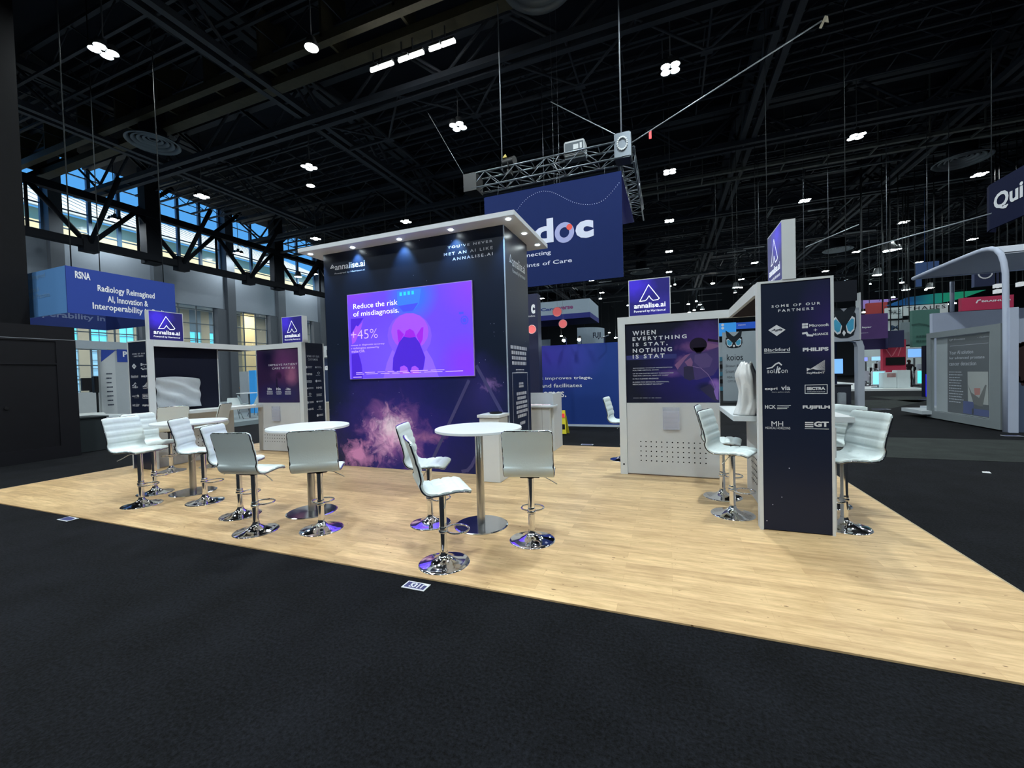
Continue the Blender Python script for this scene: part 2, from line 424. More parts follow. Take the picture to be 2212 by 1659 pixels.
# buildings outside
FAC = mat('cream_facade', (.74, .66, .40), .8)
ROOF = mat('ribbed_metal_roof', (.62, .68, .66), .6)
bo = thing('building', 'cream hall building with ribbed metal roof seen through the high windows', 'building', (-70, 30, 0))
f = MB(); f.box(-76, -62, 4, 62, 0, 20.6); f.build('facade', FAC, bo)
f = MB(); f.prism([(-61, 4, 20.6), (-61, 62, 20.6), (-61, 62, 21.0), (-61, 4, 21.0)], (-.5, 0, 0)); f.prism([(-61.3, 4, 21.0), (-76, 4, 27.5), (-76, 4, 27.2), (-61.3, 4, 20.8)], (0, 58, 0))
f.build('roof', ROOF, bo)
f = MB(); y = 4
while y < 62: f.prism([(-61.4, y, 21.05), (-76, y, 27.6), (-76, y, 27.5), (-61.4, y, 20.95)], (0, .18, 0)); y += 1.5
s_ = f.build('roof_ribs', mat('roof_rib', (.14, .2, .24), .6), bo); s_['kind'] = 'stuff'

# ------------------------------------------------------------------ roof steel
def truss_x(y, x0, x1, zt, zb, t=.13, mt=BEAM, step=2.3, ww=.5):
    m = MB()
    for dy in (0, ww): m.box(x0, x1, y+dy-t, y+dy+t, zt-t, zt+t); m.box(x0, x1, y+dy-t*.7, y+dy+t*.7, zb-t*.7, zb+t*.7)
    x = x0; k = 0
    while x < x1-.1:
        xn = min(x+step, x1); a, b = (zb, zt) if k % 2 else (zt, zb)
        for dy in (0, ww): m.tube([(x, y+dy, a), (xn, y+dy, b)], t*.42, 5)
        m.tube([(x, y, zb), (x, y+ww, zb)], t*.4, 4); x = xn; k += 1
    return struct(m.build('ceiling_truss', mt))
def truss_y(x, y0, y1, zt, zb, t=.13, mt=BEAM, step=2.3, ww=.5):
    m = MB()
    for dx in (0, ww): m.box(x+dx-t, x+dx+t, y0, y1, zt-t, zt+t); m.box(x+dx-t*.7, x+dx+t*.7, y0, y1, zb-t*.7, zb+t*.7)
    y = y0; k = 0
    while y < y1-.1:
        yn = min(y+step, y1); a, b = (zb, zt) if k % 2 else (zt, zb)
        for dx in (0, ww): m.tube([(x+dx, y, a), (x+dx, yn, b)], t*.42, 5)
        m.tube([(x, y, zb), (x+ww, y, zb)], t*.4, 4); y = yn; k += 1
    return struct(m.build('ceiling_truss', mt))
for y in (5.0, 14.0, 24.0, 34, 44, 54, 64): truss_x(y, -33, 58, 14.9, 13.0, .16)
for x in (-25.0, -14.9, 3.7, 13, 22.5, 33.3): truss_y(x, -10, 72, 14.9, 13.2, .17)
for i, y in enumerate([9.0, 10.6, 17, 19.2, 21.5, 27, 29.3, 31.5, 37, 40, 41.8, 48, 50, 58, 61]):
    truss_x(y, -33, 58, 15.3, 14.2, .07, step=1.5, ww=1.2)
# horizontal X bracing seen between the girders
m = MB()
for y0_ in (14.2,):
    x = -14.6
    while x < 3.5:
        m.tube([(x, y0_, 13), (x+2.3, y0_+2.4, 13)], .05, 5); m.tube([(x+4.6, y0_, 13), (x+2.3, y0_+2.4, 13)], .05, 5)
        m.box(x+2.1, x+2.5, y0_+2.2, y0_+2.6, 12.97, 13.0); m.tube([(x+2.3, y0_, 13), (x+2.3, y0_+5, 13)], .04, 5); x += 4.6
    m.box(-14.6, 3.7, 16.5, 16.62, 12.95, 13.07)
struct(m.build('ceiling_bracing', BEAM))
m = MB(); m.box(-33, 40, 12.0, 12.45, 13.1, 13.4); m.box(-33, 40, 11.2, 11.45, 13.2, 13.5)
for x in range(-32, 40, 3): m.box(x, x+.1, 11.2, 12.4, 13.4, 15.5)
struct(m.build('ceiling_rail', RAIL))
m = MB(); m.box(-33, 58, 26.0, 26.2, 12.5, 12.65); m.box(-33, 58, 27.1, 27.3, 12.5, 12.65)
for x in range(-32, 58, 2): m.box(x, x+.06, 26, 27.3, 12.5, 12.6); m.box(x, x+.05, 26.1, 26.15, 12.6, 15.5)
struct(m.build('ceiling_catwalk', mat('catwalk_metal', (.12, .13, .12), .6, var=.3)))
# deep steel trusses standing just inside the left window wall
for k in range(6):
    ya, yb = 6+4.7*k, 6+4.7*(k+1)
m = MB(); X0 = -31.0
m.box(X0-.25, X0+.25, 4, 40, 9.55, 9.95); m.box(X0-.2, X0+.2, 4, 40, 12.3, 12.7); 
y = 4.0; k = 0
while y < 38:
    m.tube([(X0, y, 9.7), (X0, y+2.4, 12.5)], .14, 6); m.tube([(X0, y+2.4, 12.5), (X0, y+4.8, 9.7)], .14, 6)
    m.tube([(X0, y+2.4, 9.7), (X0, y+2.4, 12.5)], .08, 6); m.tube([(X0-.6, y+2.4, 12.5), (X0-.6, y+4.8, 15)], .14, 6)
    m.tube([(X0+.1, y, 9.7), (X0+3.2, y, 12.9)], .13, 6)
    m.box(X0-.3, X0+.3, y-.35, y+.35, 9.3, 10.2)
    y += 4.8
struct(m.build('ceiling_window_truss', BEAMD))
for i, yy in enumerate((16.4, 25.6)):
    m = MB(); m.box(-31.6, -30.9, yy, yy+.8, 9.4, 15.5); struct(m.build('trim_%d' % (14+i), BEAMD))
# ducts and clutter high under the deck far away
m = MB(); rnd = random.Random(11)
for k in range(420):
    y = rnd.uniform(24, 74); x = rnd.uniform(-30, 56); z = rnd.uniform(10.5, 15); l = rnd.uniform(.4, 5)
    if min(abs(x-q) for q in LX) < 5.6 and min(abs(y-q) for q in LY) < 5.6 and z < 13 and l > 2: continue
    if rnd.random() < .5: m.box(x, x+l, y, y+.08, z, z+.07)
    else: m.box(x, x+.07, y, y+l, z, z+.07)
m = m.build('ceiling_conduit', mat('conduit', (.16, .18, .2), .5, .3)); struct(m)
# diffuser rings
RING = mat('diffuser_metal', (.16, .19, .22), .45, .4)
def diffuser(x, y, z, r, label):
    t = thing('ceiling_vent', label, 'air vent', (x, y, z), 'round ring vents under the roof'); a = MB()
    for i, rr in enumerate((1, .78, .58, .38, .2)):
        a.lathe([(r*rr, .0+.05*i), (r*(rr-.04), -.04+.05*i), (r*(rr-.13), .10+.05*i), (r*(rr-.16), .14+.05*i)], (x, y, z), 40)
    a.build('rings', RING, t)
    b = MB(); b.cyl((x, y, z+.2), (x, y, 15.6), r*.5, n=24); b.build('duct', CEIL, t)
diffuser(-3.2, 11.3, 12.5, 1.05, 'largest round ring vent at the top edge above the aidoc banner')
diffuser(-21.6, 11.9, 12.5, 1.0, 'round ring vent upper left above the hall windows')
diffuser(15.1, 29.9, 12.5, 1.2, 'round ring vent at right above the hanging navy banner')
diffuser(-2.6, 47.97, 12.5, 1.2, 'small distant ring vent beside the aidoc banner')
diffuser(15.2, 47.7, 12.5, 1.2, 'flat distant ring vent right of the tall sign box')

# ------------------------------------------------------------------ lamps
LEM = mat('lamp_lens', (1, 1, 1), .3, emit=(.93, 1, .98), es=70)
LHO = mat('lamp_housing', (.12, .13, .14), .5, .4)
def lamp_proto(x, y, z):
    t = thing('high_bay_lamp', '', 'ceiling lamp', (x, y, z), 'high-bay lamps in a grid over the hall')
    a = MB()
    for k in range(4):
        an = math.pi/4+k*math.pi/2; cx, cy = x+.22*math.cos(an), y+.22*math.sin(an)
        a.lathe([(0.001, -.015), (.12, -.0), (.13, .02)], (cx, cy, z-.02), 20)
    a.build('lens', LEM, t)
    b = MB()
    for k in range(4):
        an = math.pi/4+k*math.pi/2; cx, cy = x+.21*math.cos(an), y+.21*math.sin(an)
        b.lathe([(.165, -.03), (.175, .02), (.1, .2), (.001, .22)], (cx, cy, z), 16)
    b.cyl((x, y, z+.1), (x, y, z+.35), .09); b.build('housing', LHO, t)
    c = MB(); c.tube([(x, y, z+.35), (x, y, 15.6)], .02, 5); c.build('drop_rod', LHO, t)
    return t
ordn = ['first', 'second', 'third', 'fourth', 'fifth', 'sixth', 'seventh', 'eighth', 'ninth']
def in_view(p):
    d = Vector(p)-EYE; z = d.dot(_F)
    return z > 0 and abs(d.dot(RR)/z*FPX) < W/2 and abs(d.dot(UU)/z*FPX) < H/2
def lamp_label(i, j):
    if not in_view((LX[i], LY[j], LAMP_Z)): return 'round high-bay lamp outside the picture, lighting the %s' % ('near side of the booth' if LY[j] < 12 else 'far sides of the hall')
    row = [q for q in range(len(LY)) if any(in_view((x, LY[q], LAMP_Z)) for x in LX)].index(j)
    k = [q for q in range(len(LX)) if in_view((LX[q], LY[j], LAMP_Z))].index(i)
    return 'round high-bay lamp, %s from the left in the %s visible lamp row' % (ordn[k], ordn[row])
lp = None; hbn = None; hb = bpy.data.lights.new('high_bay', 'AREA'); hb.shape = 'DISK'; hb.size = .35; hb.energy = LAMP_W; hb.color = (.90, 1, 1.0)
hb.spread = math.radians(178); hb.energy = LAMP_W*.62; hbn = hb.copy(); hbn.energy = LAMP_W*2.3
for j, y in enumerate(LY):
    for i, x in enumerate(LX):
        if lp is None: lp = lamp_proto(x, y, LAMP_Z); r = lp
        else: r = dup(lp, (x, y, LAMP_Z))
        r['label'] = lamp_label(i, j)
        if y < 50:
            o = bpy.data.objects.new('high_bay', hbn if (x in (-8.0, .25) and y < 10) else hb); COL.objects.link(o); o.location = (x, y, LAMP_Z-.08)
# single round spots between the grid lamps
RSP = mat('round_spot_lens', (1, 1, 1), .3, emit=(1, .98, .9), es=45)
COOL = mat('cool_spot_lens', (1, 1, 1), .3, emit=(.75, .97, 1), es=55)
def spot(x, y, z, r, mm, label, rod=True):
    t = thing('hanging_spotlight', label, 'spotlight', (x, y, z)); a = MB(); a.lathe([(.001, -.02), (r, 0), (r*.9, .04)], (x, y, z-.01), 16); a.build('lens', mm, t)
    b = MB(); b.lathe([(r*1.05, -.01), (r*1.1, .05), (r*.6, r*1.6), (.001, r*1.7)], (x, y, z), 14)
    if rod: b.tube([(x, y, z+r*1.6), (x, y, 15.6)], .015, 4)
    b.build('housing', LHO, t)
for (u, v, z, r, mm, lab) in [
    (673, 103, 12.2, .2, RSP, 'single round spotlight near the yellow rail at upper left'),
    (671, 401, 12.0, .2, RSP, 'small round spotlight just below the pair of lamps left of the tower'),
    (1590, 621, 9, .28, COOL, 'cool bright spotlight above the beam left of the partners pillar'),
    (1512, 658, 9, .17, COOL, 'upper of two close cool spotlights above the white beam'),
    (1517, 668, 8.2, .2, COOL, 'lower of two close cool spotlights above the white beam'),
    (1922, 541, 10, .4, COOL, 'cool spotlight high at right between two lamps'),
    (1940, 538, 10, .2, COOL, 'thin cool spotlight beside the cool one at right'),
    (644, 598, 11, .3, COOL, 'lone cool spotlight left of the tower canopy'),
    (1957, 626, 8.5, .3, COOL, 'cool small spotlight above the green angled roof'),
    (2009, 622, 8.5, .3, RSP, 'warm small spotlight above the green angled roof'),
    (1896, 594, 9, .35, COOL, 'cool spotlight above the black header board at right'),
    (1588, 632, 8, .12, RSP, 'small dot lamp under the cool bright spotlight')]:
    p = G(u, v, z); spot(p.x, p.y, z, r, mm, lab)
# far small lights deep in the hall
rnd = random.Random(5)
fl = None
for k in range(46):
    u = rnd.uniform(1160, 2100); v = rnd.uniform(600, 690) if u > 1400 else rnd.uniform(640, 735)
    y = rnd.uniform(48, 70); p = onY(u, v, y)
    if p.z > 15 or p.x > 58: continue
    a = MB(); s = rnd.uniform(.10, .22); a.lathe([(.001, 0), (s, .02), (s, .1), (.001, .14)], p, 8); a.tube([(p.x, p.y, p.z+.13), (p.x, p.y, 15.6)], .012, 4, 1)
    tag(a.build('distant_lamp', [COOL if k % 3 else RSP, WIRE]), 'tiny distant lamp deep in the dark hall beyond the booths', 'lamp', 'tiny distant lamps deep in the hall')
# tube lights on the rail
TUB = mat('tube_light', (1, 1, 1), .3, emit=(1, 1, .92), es=22)
for i, (x0, x1) in enumerate([(-9.67, -9.35), (-9.3, -8.73), (-8.49, -8.1), (-8.04, -7.5), (-7.26, -6.85), (-6.78, -6.3)]):
    t = thing('tube_light', 'glowing tube light, %s from the left on the rail above the tower' % ordn[i], 'light', (x0, 12.2, 12.5), 'tube lights in a row on the rail')
    a = MB(); a.cyl((x0, 12.17, 12.5), (x1, 12.17, 12.5), .055, n=10); a.build('tube', TUB, t)
    b = MB(); b.box(x0, x1, 12.1, 12.24, 12.56, 12.64); b.box(x0+.1, x0+.13, 12.15, 12.19, 12.64, 13.1); b.build('fitting', LHO, t)
#PART2
# ================================================================== the centre tower
TX0, TX1, TY0, TY1, TZ = -5.894, -2.315, 5.890, 6.977, 3.889
tw = thing('exhibit_tower', 'tall dark navy exhibit tower with galaxy print and white overhanging canopy', 'display tower', (-4.1, 6.4, 0))
NEB = art('galaxy_print', (.0070, .0125, .030), [
    (-4.1, .7, 2.1, 1.9, (.014, .014, .17), .9, .30, .9),
    (-4.6, .75, 1.25, 1.15, (.035, .020, .22), 1.1, .75, 2.0),
    (-2.75, 1.35, .55, .65, (.03, .025, .16), 1.2, .45, 2.5),
    (-4.50, .62, .80, .62, (.30, .11, .36), .9, 1.0, 2.6, .8),
    (-5.2, .22, .42, .28, (.62, .25, .52), .8, 1.2, 4.5, .9),
    (-4.55, .62, .52, .44, (.85, .45, .74), 1.0, 1.35, 4.2, 1.1),
    (-4.48, .72, .34, .26, (1.0, .80, .95), 1.2, 1.5, 6.5, 1.0),
    (-3.75, .58, .35, .10, (.35, .14, .34), 1.2, 1.3, 6, .8),
    (-2.62, 1.45, .18, .12, (.25, .15, .40), 1.4, 1.6, 9, .8)], stars=True)
b = MB(); b.box(TX0, TX1, TY0, TY1, .012, TZ); b.build('core', NAVY, tw)
b = MB(); b.box(TX0, TX1-.012, TY0-.006, TY0-.0005, .012, TZ); b.build('front_print', NEB, tw)
b = MB(); b.box(TX1-.012, TX1+.006, TY0-.006, TY0+.010, .012, TZ); b.build('corner_trim', mat('edge_trim', (.30, .36, .45), .4), tw)
b = MB(); b.bbox(-6.19, -2.03, 5.587, 7.34, TZ, TZ+.075, .004); cn = b.build('canopy', mat('canopy_white', (.66, .69, .75), .45), tw)
# downlights
DLM = mat('downlight_lens', (1, 1, 1), .3, emit=(.85, .97, 1), es=40)
dsp = bpy.data.lights.new('canopy_spot', 'SPOT'); dsp.energy = 55; dsp.spot_size = math.radians(80); dsp.spot_blend = .8; dsp.shadow_soft_size = .03; dsp.color = (.35, .65, 1)
for (x, y) in [(-6.05, 5.744), (-5.112, 5.768), (-4.13, 5.76), (-3.147, 5.735), (-2.165, 5.705), (-2.157, 6.399), (-2.138, 7.062)]:
    a = MB(); a.cyl((x, y, TZ-.006), (x, y, TZ-.001), .035, n=16); a.build('downlight', DLM, cn)
    o = bpy.data.objects.new('canopy_spot', dsp); COL.objects.link(o); o.location = (x, y, TZ-.03)
    o.rotation_euler = (math.radians(22), 0, 0) if y < 5.8 else (0, math.radians(-22), 0)
FT = Pl('y', TY0-.006)
L = MB()
ptext(L, FT, 'annalise.ai', (724, 584), (788, 561), bold=.012)
ptext(L, FT, 'Powered by Harrison.ai', (723.5, 594), (788, 580.5))
x0, z0 = FT.px(714.5, 580); x1, z1 = FT.px(722, 572); emblem(L, FT, x0, z0, x1, z1, .014)
L.build('logo_lettering', PRINT, tw)
L = MB()
ptext(L, FT, 'YOU’VE NEVER', (967, 538), (1064, 517.5), sp=1.45, bold=.02)
ptext(L, FT, 'MET AN AI LIKE', (959, 553.5), (1064.5, 531.5), sp=1.4, bold=.02)
ptext(L, FT, 'ANNALISE.AI', (977.5, 563.5), (1064.5, 544.5), sp=1.45, bold=.02)
L.build('slogan_lettering', PRINTG, tw)
# big faint mark crossing the print
L = MB()
stroke(L, FT, [FT.px(*q) for q in [(902, 1050), (938, 985), (1012, 824)]], .055, e=-.001)
stroke(L, FT, [FT.px(*q) for q in [(1030, 792), (1062, 850), (1092, 905)]], .055, e=-.001)
stroke(L, FT, [FT.px(*q) for q in [(1000, 1018), (1010, 1016), (1019, 1006), (1027, 990), (1040, 960), (1060, 940)]], .055, e=-.001)
L.build('faint_mark', mat('faint_mark', (.055, .05, .17), .4), tw)
# LED screen
SX0, SX1, SZ0, SZ1 = -5.349, -2.879, 1.599, 3.089
scr = MB(); scr.box(SX0-.012, SX1+.012, TY0-.03, TY0-.006, SZ0-.012, SZ1+.012); scrn = scr.build('led_screen', mat('screen_bezel', (.35, .25, .55), .4), tw)
SM = art('screen_picture', (.10, .045, .93), [
    (-4.0, 2.95, .55, .5, (.035, .10, .95), .6, .05, 1),
    (-4.35, 1.9, 1.0, .8, (.115, .06, .97), 1.0, .15, 1.2),
    (-5.3, 3.2, .6, .35, (.17, .03, .95), .8, .1, 2),
    (-2.75, 3.0, .75, .6, (.16, .035, .97), .9, .15, 1.2),
    (-3.0, 1.8, .55, .5, (.14, .03, .95), .8, .1, 2)], emit=1.0)
def em(name, c): return mat(name, c, .4, emit=c, es=1.0)
SP = Pl('y', TY0-.03, .001)
pic = MB(); rect(pic, SP, SX0, SZ0, SX1, SZ1, 0)
def spx(*q): return [SP.px(*k) for k in q]
# scanner hood, gantry ring, patient, seen from above the feet
def Z(x, y): return SP.px(740+x/7.213, 600+y/7.213)     # survey crop of the screen
def ZP(pts): return [Z(*q) for q in pts]
shape(pic, SP, ZP([(850, 215), (1225, 165), (1190, 400), (1110, 510), (930, 525), (860, 430)]), 1, .0004)
shape(pic, SP, ZP([(865, 440), (1180, 390), (1100, 512), (945, 530)]), 2, .0008)
shape(pic, SP, ZP([(640, 1560), (690, 1330), (800, 1060), (1270, 1060), (1400, 1270), (1500, 1540)]), 5, .0004)
shape(pic, SP, ZP([(1045+345*math.cos(t), 900+355*math.sin(t)) for t in [math.radians(20*i) for i in range(18)]]), 6, .0006)
shape(pic, SP, ZP([(1050+290*math.cos(t), 840+290*math.sin(t)) for t in [math.radians(20*i) for i in range(18)]]), 3, .001)
shape(pic, SP, ZP([(780, 1440), (790, 1250), (880, 1010), (965, 900), (1120, 900), (1200, 1010), (1290, 1240), (1260, 1430), (1150, 1480), (880, 1480)]), 4, .0016)
shape(pic, SP, ZP([(960, 920), (985, 830), (1050, 795), (1110, 830), (1145, 920), (1050, 935)]), 7, .0018)
shape(pic, SP, ZP([(850, 815), (880, 805), (960, 880), (900, 990), (870, 1010)]), 7, .0014)
shape(pic, SP, ZP([(1230, 775), (1262, 770), (1250, 960), (1215, 1040), (1150, 900)]), 7, .0014)
shape(pic, SP, ZP([(895, 1500), (900, 1390), (960, 1365), (1010, 1400), (1045, 1500)]), 3, .0022)
shape(pic, SP, ZP([(1055, 1500), (1080, 1390), (1130, 1370), (1185, 1410), (1195, 1500)]), 3, .0022)
shape(pic, SP, ZP([(130, 640), (330, 625), (240, 760), (215, 740), (150, 860), (130, 870)]), 4, .0006)
shape(pic, SP, ZP([(140, 1190), (250, 1170), (300, 1350), (320, 1570), (150, 1580)]), 4, .0006)
shape(pic, SP, ZP([(140, 880), (200, 740), (240, 760), (300, 700), (325, 640), (290, 790), (200, 1000), (150, 1040)]), 3, .0005)
for i in range(4): rect(pic, SP, *Z(890+62*i, 285-8*i), *Z(925+62*i, 225-8*i), 8, .0014)
for i in range(14):
    t = math.radians(360*i/14); a, b_ = Z(1900+52*math.cos(t), 660+60*math.sin(t)); ell(pic, SP, a, b_, .013, .013, 2, .001, 8)
a, b_ = Z(1900, 660); ell(pic, SP, a, b_, .035, .035, 2, .0012, 12)
rect(pic, SP, *Z(1815, 570), *Z(1885, 530), 2, .001)
pic.build('picture', [SM, em('screen_blue', (.03, .13, .98)), em('screen_deep_blue', (.04, .05, .75)), em('screen_pinkish', (.24, .055, .95)),
    em('screen_dark_cloth', (.045, .012, .42)), em('screen_violet', (.17, .08, .97)), em('screen_ring', (.14, .06, .92)), em('screen_magenta', (.22, .012, .50)), em('screen_cyan', (.02, .42, 1.0))], scrn)
L = MB()
def st(t, lo, hi, **k): a0, b0 = Z(*lo); a1, b1 = Z(*hi); text(L, SP, t, (a0, b0, a1, b1), e=.003, **k)
st('Reduce the risk', (172, 490), (855, 337), bold=-.004); st('of misdiagnosis.', (172, 632), (880, 460), bold=-.004)
L.build('headline', mat('screen_white', (1, 1, 1), .4, emit=(1, .97, 1), es=1.0), scrn)
L = MB()
st('+45%', (135, 965), (545, 790), bold=-.012)
st('crease in diagnostic accuracy', (135, 1075), (655, 1008)); st('r radiologists assisted by', (140, 1125), (572, 1060)); st('nnalise CXR.', (145, 1170), (350, 1120))
a0, b0 = Z(215, 1520); a1, b1 = Z(2010, 1440); bars(L, SP, a0, a1, b0+.05, 2, .028, .009, e=.003, seed=4)
rect(L, SP, *Z(170, 1555), *Z(300, 1540), 0, .003)
L.build('small_lettering', em('screen_lilac', (.52, .36, 1.0)), scrn)
# right side face of the tower
FS = Pl('x+', TX1, .002)
L = MB()
ptext(L, FS, 'annalise.ai', (1101.5, 540.5), (1132.5, 558), bold=.012) if False else None
def sidebox(a0, a1, z0_, z1_): return (a0, z0_, a1, z1_)
text(L, FS, 'annalise.ai', sidebox(6.22, 6.84, 3.34, 3.50), bold=.012)
text(L, FS, 'Powered by Harrison.ai', sidebox(6.22, 6.84, 3.22, 3.30))
emblem(L, FS, 6.10, 3.38, 6.19, 3.50, .012)
L.build('side_logo', PRINT, tw)
def sideq(pts): return [FS.px(*q) for q in pts]
q0, q1 = FS.px(1109.5, 757), FS.px(1142, 750)
L = MB()
def quote(v_top, n, dy, h, u0=1106, u1=1134, seed=1):
    a0, b0 = FS.px(u0, v_top); a1, b1 = FS.px(u1, v_top)
    bars(L, FS, a0, a1, b0, n, dy, h, seed=seed, align='c')
bars(L, FS, 6.03, 6.83, 2.06, 4, .085, .055, seed=2, align='c'); bars(L, FS, 6.2, 6.7, 1.68, 2, .045, .02, seed=3, align='c')
for (zt, n) in ((1.30, 6), (.62, 5), (-.1, 0)):
    if n: bars(L, FS, 6.22, 6.78, zt, n, .075, .05, seed=int(zt*10)+20, align='c')
bars(L, FS, 6.36, 6.62, 1.46, 2, .05, .035, seed=9, align='c'); bars(L, FS, 6.36, 6.66, .80, 1, .05, .05, seed=10, align='c')
bars(L, FS, 6.28, 6.72, .36, 0, .05, .05)
L.build('side_quotes', PRINTG, tw)
L = MB(); stroke(L, FS, [(6.08, .10), (6.08, 1.62), (6.82, 1.62), (6.82, .10)], .012, closed=True); L.build('side_frame_line', PRINTG, tw)

# white pedestal cabinet in front of the tower corner, with a black tray on it
cab = thing('pedestal_cabinet', 'slim white pedestal cabinet against the right front corner of the tower', 'cabinet', (-2.5, 5.6, 0))
b = MB(); b.bbox(-2.64, -2.325, 5.50, 5.86, .012, .965); b.build('body', WHITE, cab)
b = MB(); b.bbox(-2.665, -2.30, 5.475, 5.875, .967, 1.01, .004); b.build('top', WHITE, cab)
b = MB(); b.lathe([(.001, 0), (.085, 0), (.10, .018), (.105, .018), (.09, -.002)], (-2.46, 5.72, 1.013), 24); tag(b.build('dish', RUBBER), 'small black round dish on top of the white pedestal cabinet', 'dish')
# reception desk behind the tower
rd = thing('reception_desk', 'white reception desk with raised back panel behind the tower', 'desk', (-2.6, 8.3, 0))
b = MB(); b.bbox(-3.6, -2.24, 7.93, 8.30, .012, .905); b.build('body', WHITE, rd)
b = MB(); b.box(-2.40, -2.395, 7.925, 7.93, .02, .9); b.build('door_seam', mat('seam_grey', (.2, .2, .22), .6), rd)  # thin grey joint line on the desk front
b = MB(); b.bbox(-3.6, -2.16, 7.89, 8.32, .907, .94, .004); b.build('worktop', WHITE, rd)
b = MB(); b.bbox(-3.6, -2.24, 8.35, 8.42, .012, 1.185); b.build('back_panel', WHITE, rd)
b = MB(); b.bbox(-2.235, -2.19, 8.05, 8.735, .012, 1.185); b.build('end_panel', WHITE, rd)
b = MB(); b.box(-2.75, -2.45, 8.05, 8.25, .942, .955); b.box(-2.5, -2.3, 8.1, 8.28, .942, .950); tag(b.build('leaflets', mat('leaflet_paper', (.75, .6, .68), .6)), 'pale pink leaflets lying on the reception desk', 'leaflets')
b = MB(); b.bbox(-8.52, -8.27, 8.25, 8.6, .012, 1.005); tag(b.build('narrow_cabinet', mat('beige_white_laminate', (.55, .54, .50), .5)), 'narrow off-white cabinet half hidden at the left edge of the tower', 'cabinet')

# ================================================================== the two demo pods
PB = art('pod_navy_print', (.010, .015, .036), [(1.4, 2.0, .3, .5, (.03, .02, .12), 1.2, .3, 2), (-7.2, 2, .3, .5, (.012, .012, .05), 1, .2, 2)], stars=True)
SOFF = mat('soffit_dark', (.02, .012, .014), .7)
AX = -4.06
LOGOS = []
def partner_panel(parent, px_src, dst):
    """lettering of the partners board, surveyed on the right pillar and reused on the left one"""
    a_off, b_off, pl = dst
    src = Pl('y', 4.577); L = MB(); PM = [mat('soft_white_print', (.62, .64, .70), .5), PB]
    def flush(nm='partner_logo'):
        o = MB(); o.v, o.f, o.mi, o.sm = L.v[:], L.f[:], L.mi[:], L.sm[:]; o.build(nm, PM, parent); L.v.clear(); L.f.clear(); L.mi.clear(); L.sm.clear()
    def T(t, lo, hi, **k):
        a0, b0 = src.px(*lo); a1, b1 = src.px(*hi)
        text(L, pl, t, (a0+a_off, b0, a1+a_off, b1), **k)
    def P(u, v): a, b = src.px(u, v); return (a+a_off, b)
    def Q(x, y): return (1540+x/5.027, 600+y/5.027)
    T('SOME OF OUR', Q(636, 327), Q(1166, 260), sp=1.5, bold=.02); T('PARTNERS', Q(708, 374), Q(1092, 318), sp=1.5, bold=.02); flush('board_heading')
    shape(L, pl, [P(*Q(600, 570)), P(*Q(693, 632)), P(*Q(788, 565)), P(*Q(690, 512))])
    T('Agfa', Q(632, 586), Q(754, 550), shear=.35, bold=.015, m=1, e=.002); flush()
    for (x, y) in ((968, 495), (1002, 493), (968, 524), (1002, 522)):
        a0, b0 = P(*Q(x, y+26)); a1, b1 = P(*Q(x+30, y)); rect(L, pl, a0, b0, a1, b1)
    T('Microsoft', Q(1046, 535), Q(1258, 492), bold=.02); T('+', Q(1092, 582), Q(1132, 550))
    T('NUANCE', Q(1086, 628), Q(1250, 594), bold=.03)
    stroke(L, pl, [P(*Q(980, 605)), P(*Q(1015, 598)), P(*Q(1030, 625)), P(*Q(1075, 628))], .018); flush()
    T('Blackford', Q(558, 805), Q(835, 757), bold=.012); stroke(L, pl, [P(*Q(560, 818)), P(*Q(835, 808))], .006); flush()
    T('PHILIPS', Q(975, 802), Q(1255, 750), bold=.05); flush()
    T('sol', Q(590, 1036), Q(668, 990)); T('it', Q(680, 1038), Q(738, 960), shear=.3, bold=.03); T('on', Q(742, 1034), Q(810, 998))
    stroke(L, pl, [P(*Q(*q)) for q in [(590, 985), (640, 975), (680, 938), (715, 922), (742, 945)]], .012); flush()
    for k in range(12):
        stroke(L, pl, [P(*Q(1045+k*4, 1000-k*.5)), P(*Q(1215, 895+k*10))], .0025)
    shape(L, pl, [P(*Q(1018, 980)), P(*Q(1060, 990)), P(*Q(1020, 1015))])
    T('RayMedi•IT', Q(1020, 1050), Q(1215, 1018), bold=.02); flush()
    T('expri', Q(563, 1228), Q(700, 1188), bold=.02); T('via', Q(740, 1220), Q(840, 1170), bold=.02); T('future. perfect. simple.', Q(640, 1250), Q(838, 1234)); flush()
    stroke(L, pl, [P(*Q(*q)) for q in [(1000, 1165), (1240, 1160), (1240, 1256), (1000, 1256)]], .006, closed=True)
    T('SECTRA', Q(1018, 1220), Q(1220, 1184), bold=.06); T('AMPLIFIER PARTNER', Q(1022, 1243), Q(1218, 1232)); flush()
    T('HCK', Q(565, 1422), Q(682, 1382), bold=.02)
    for k in range(3): stroke(L, pl, [P(*Q(700, 1388+k*17)), P(*Q(842-k*20, 1386+k*17))], .005)
    flush(); T('FUJIFILM', Q(975, 1430), Q(1270, 1386), bold=.05); flush()
    T('MH', Q(636, 1612), Q(762, 1560)); T('MEDICAL HORIZONS', Q(568, 1642), Q(840, 1622)); flush()
    for k in range(3): a0, b0 = P(*Q(1000, 1578+k*22)); a1, b1 = P(*Q(1090, 1566+k*22)); rect(L, pl, a0, b0, a1, b1)
    T('GT', Q(1098, 1618), Q(1258, 1562), bold=.05); stroke(L, pl, [P(*Q(1000, 1638)), P(*Q(1256, 1643))], .005)
    flush()

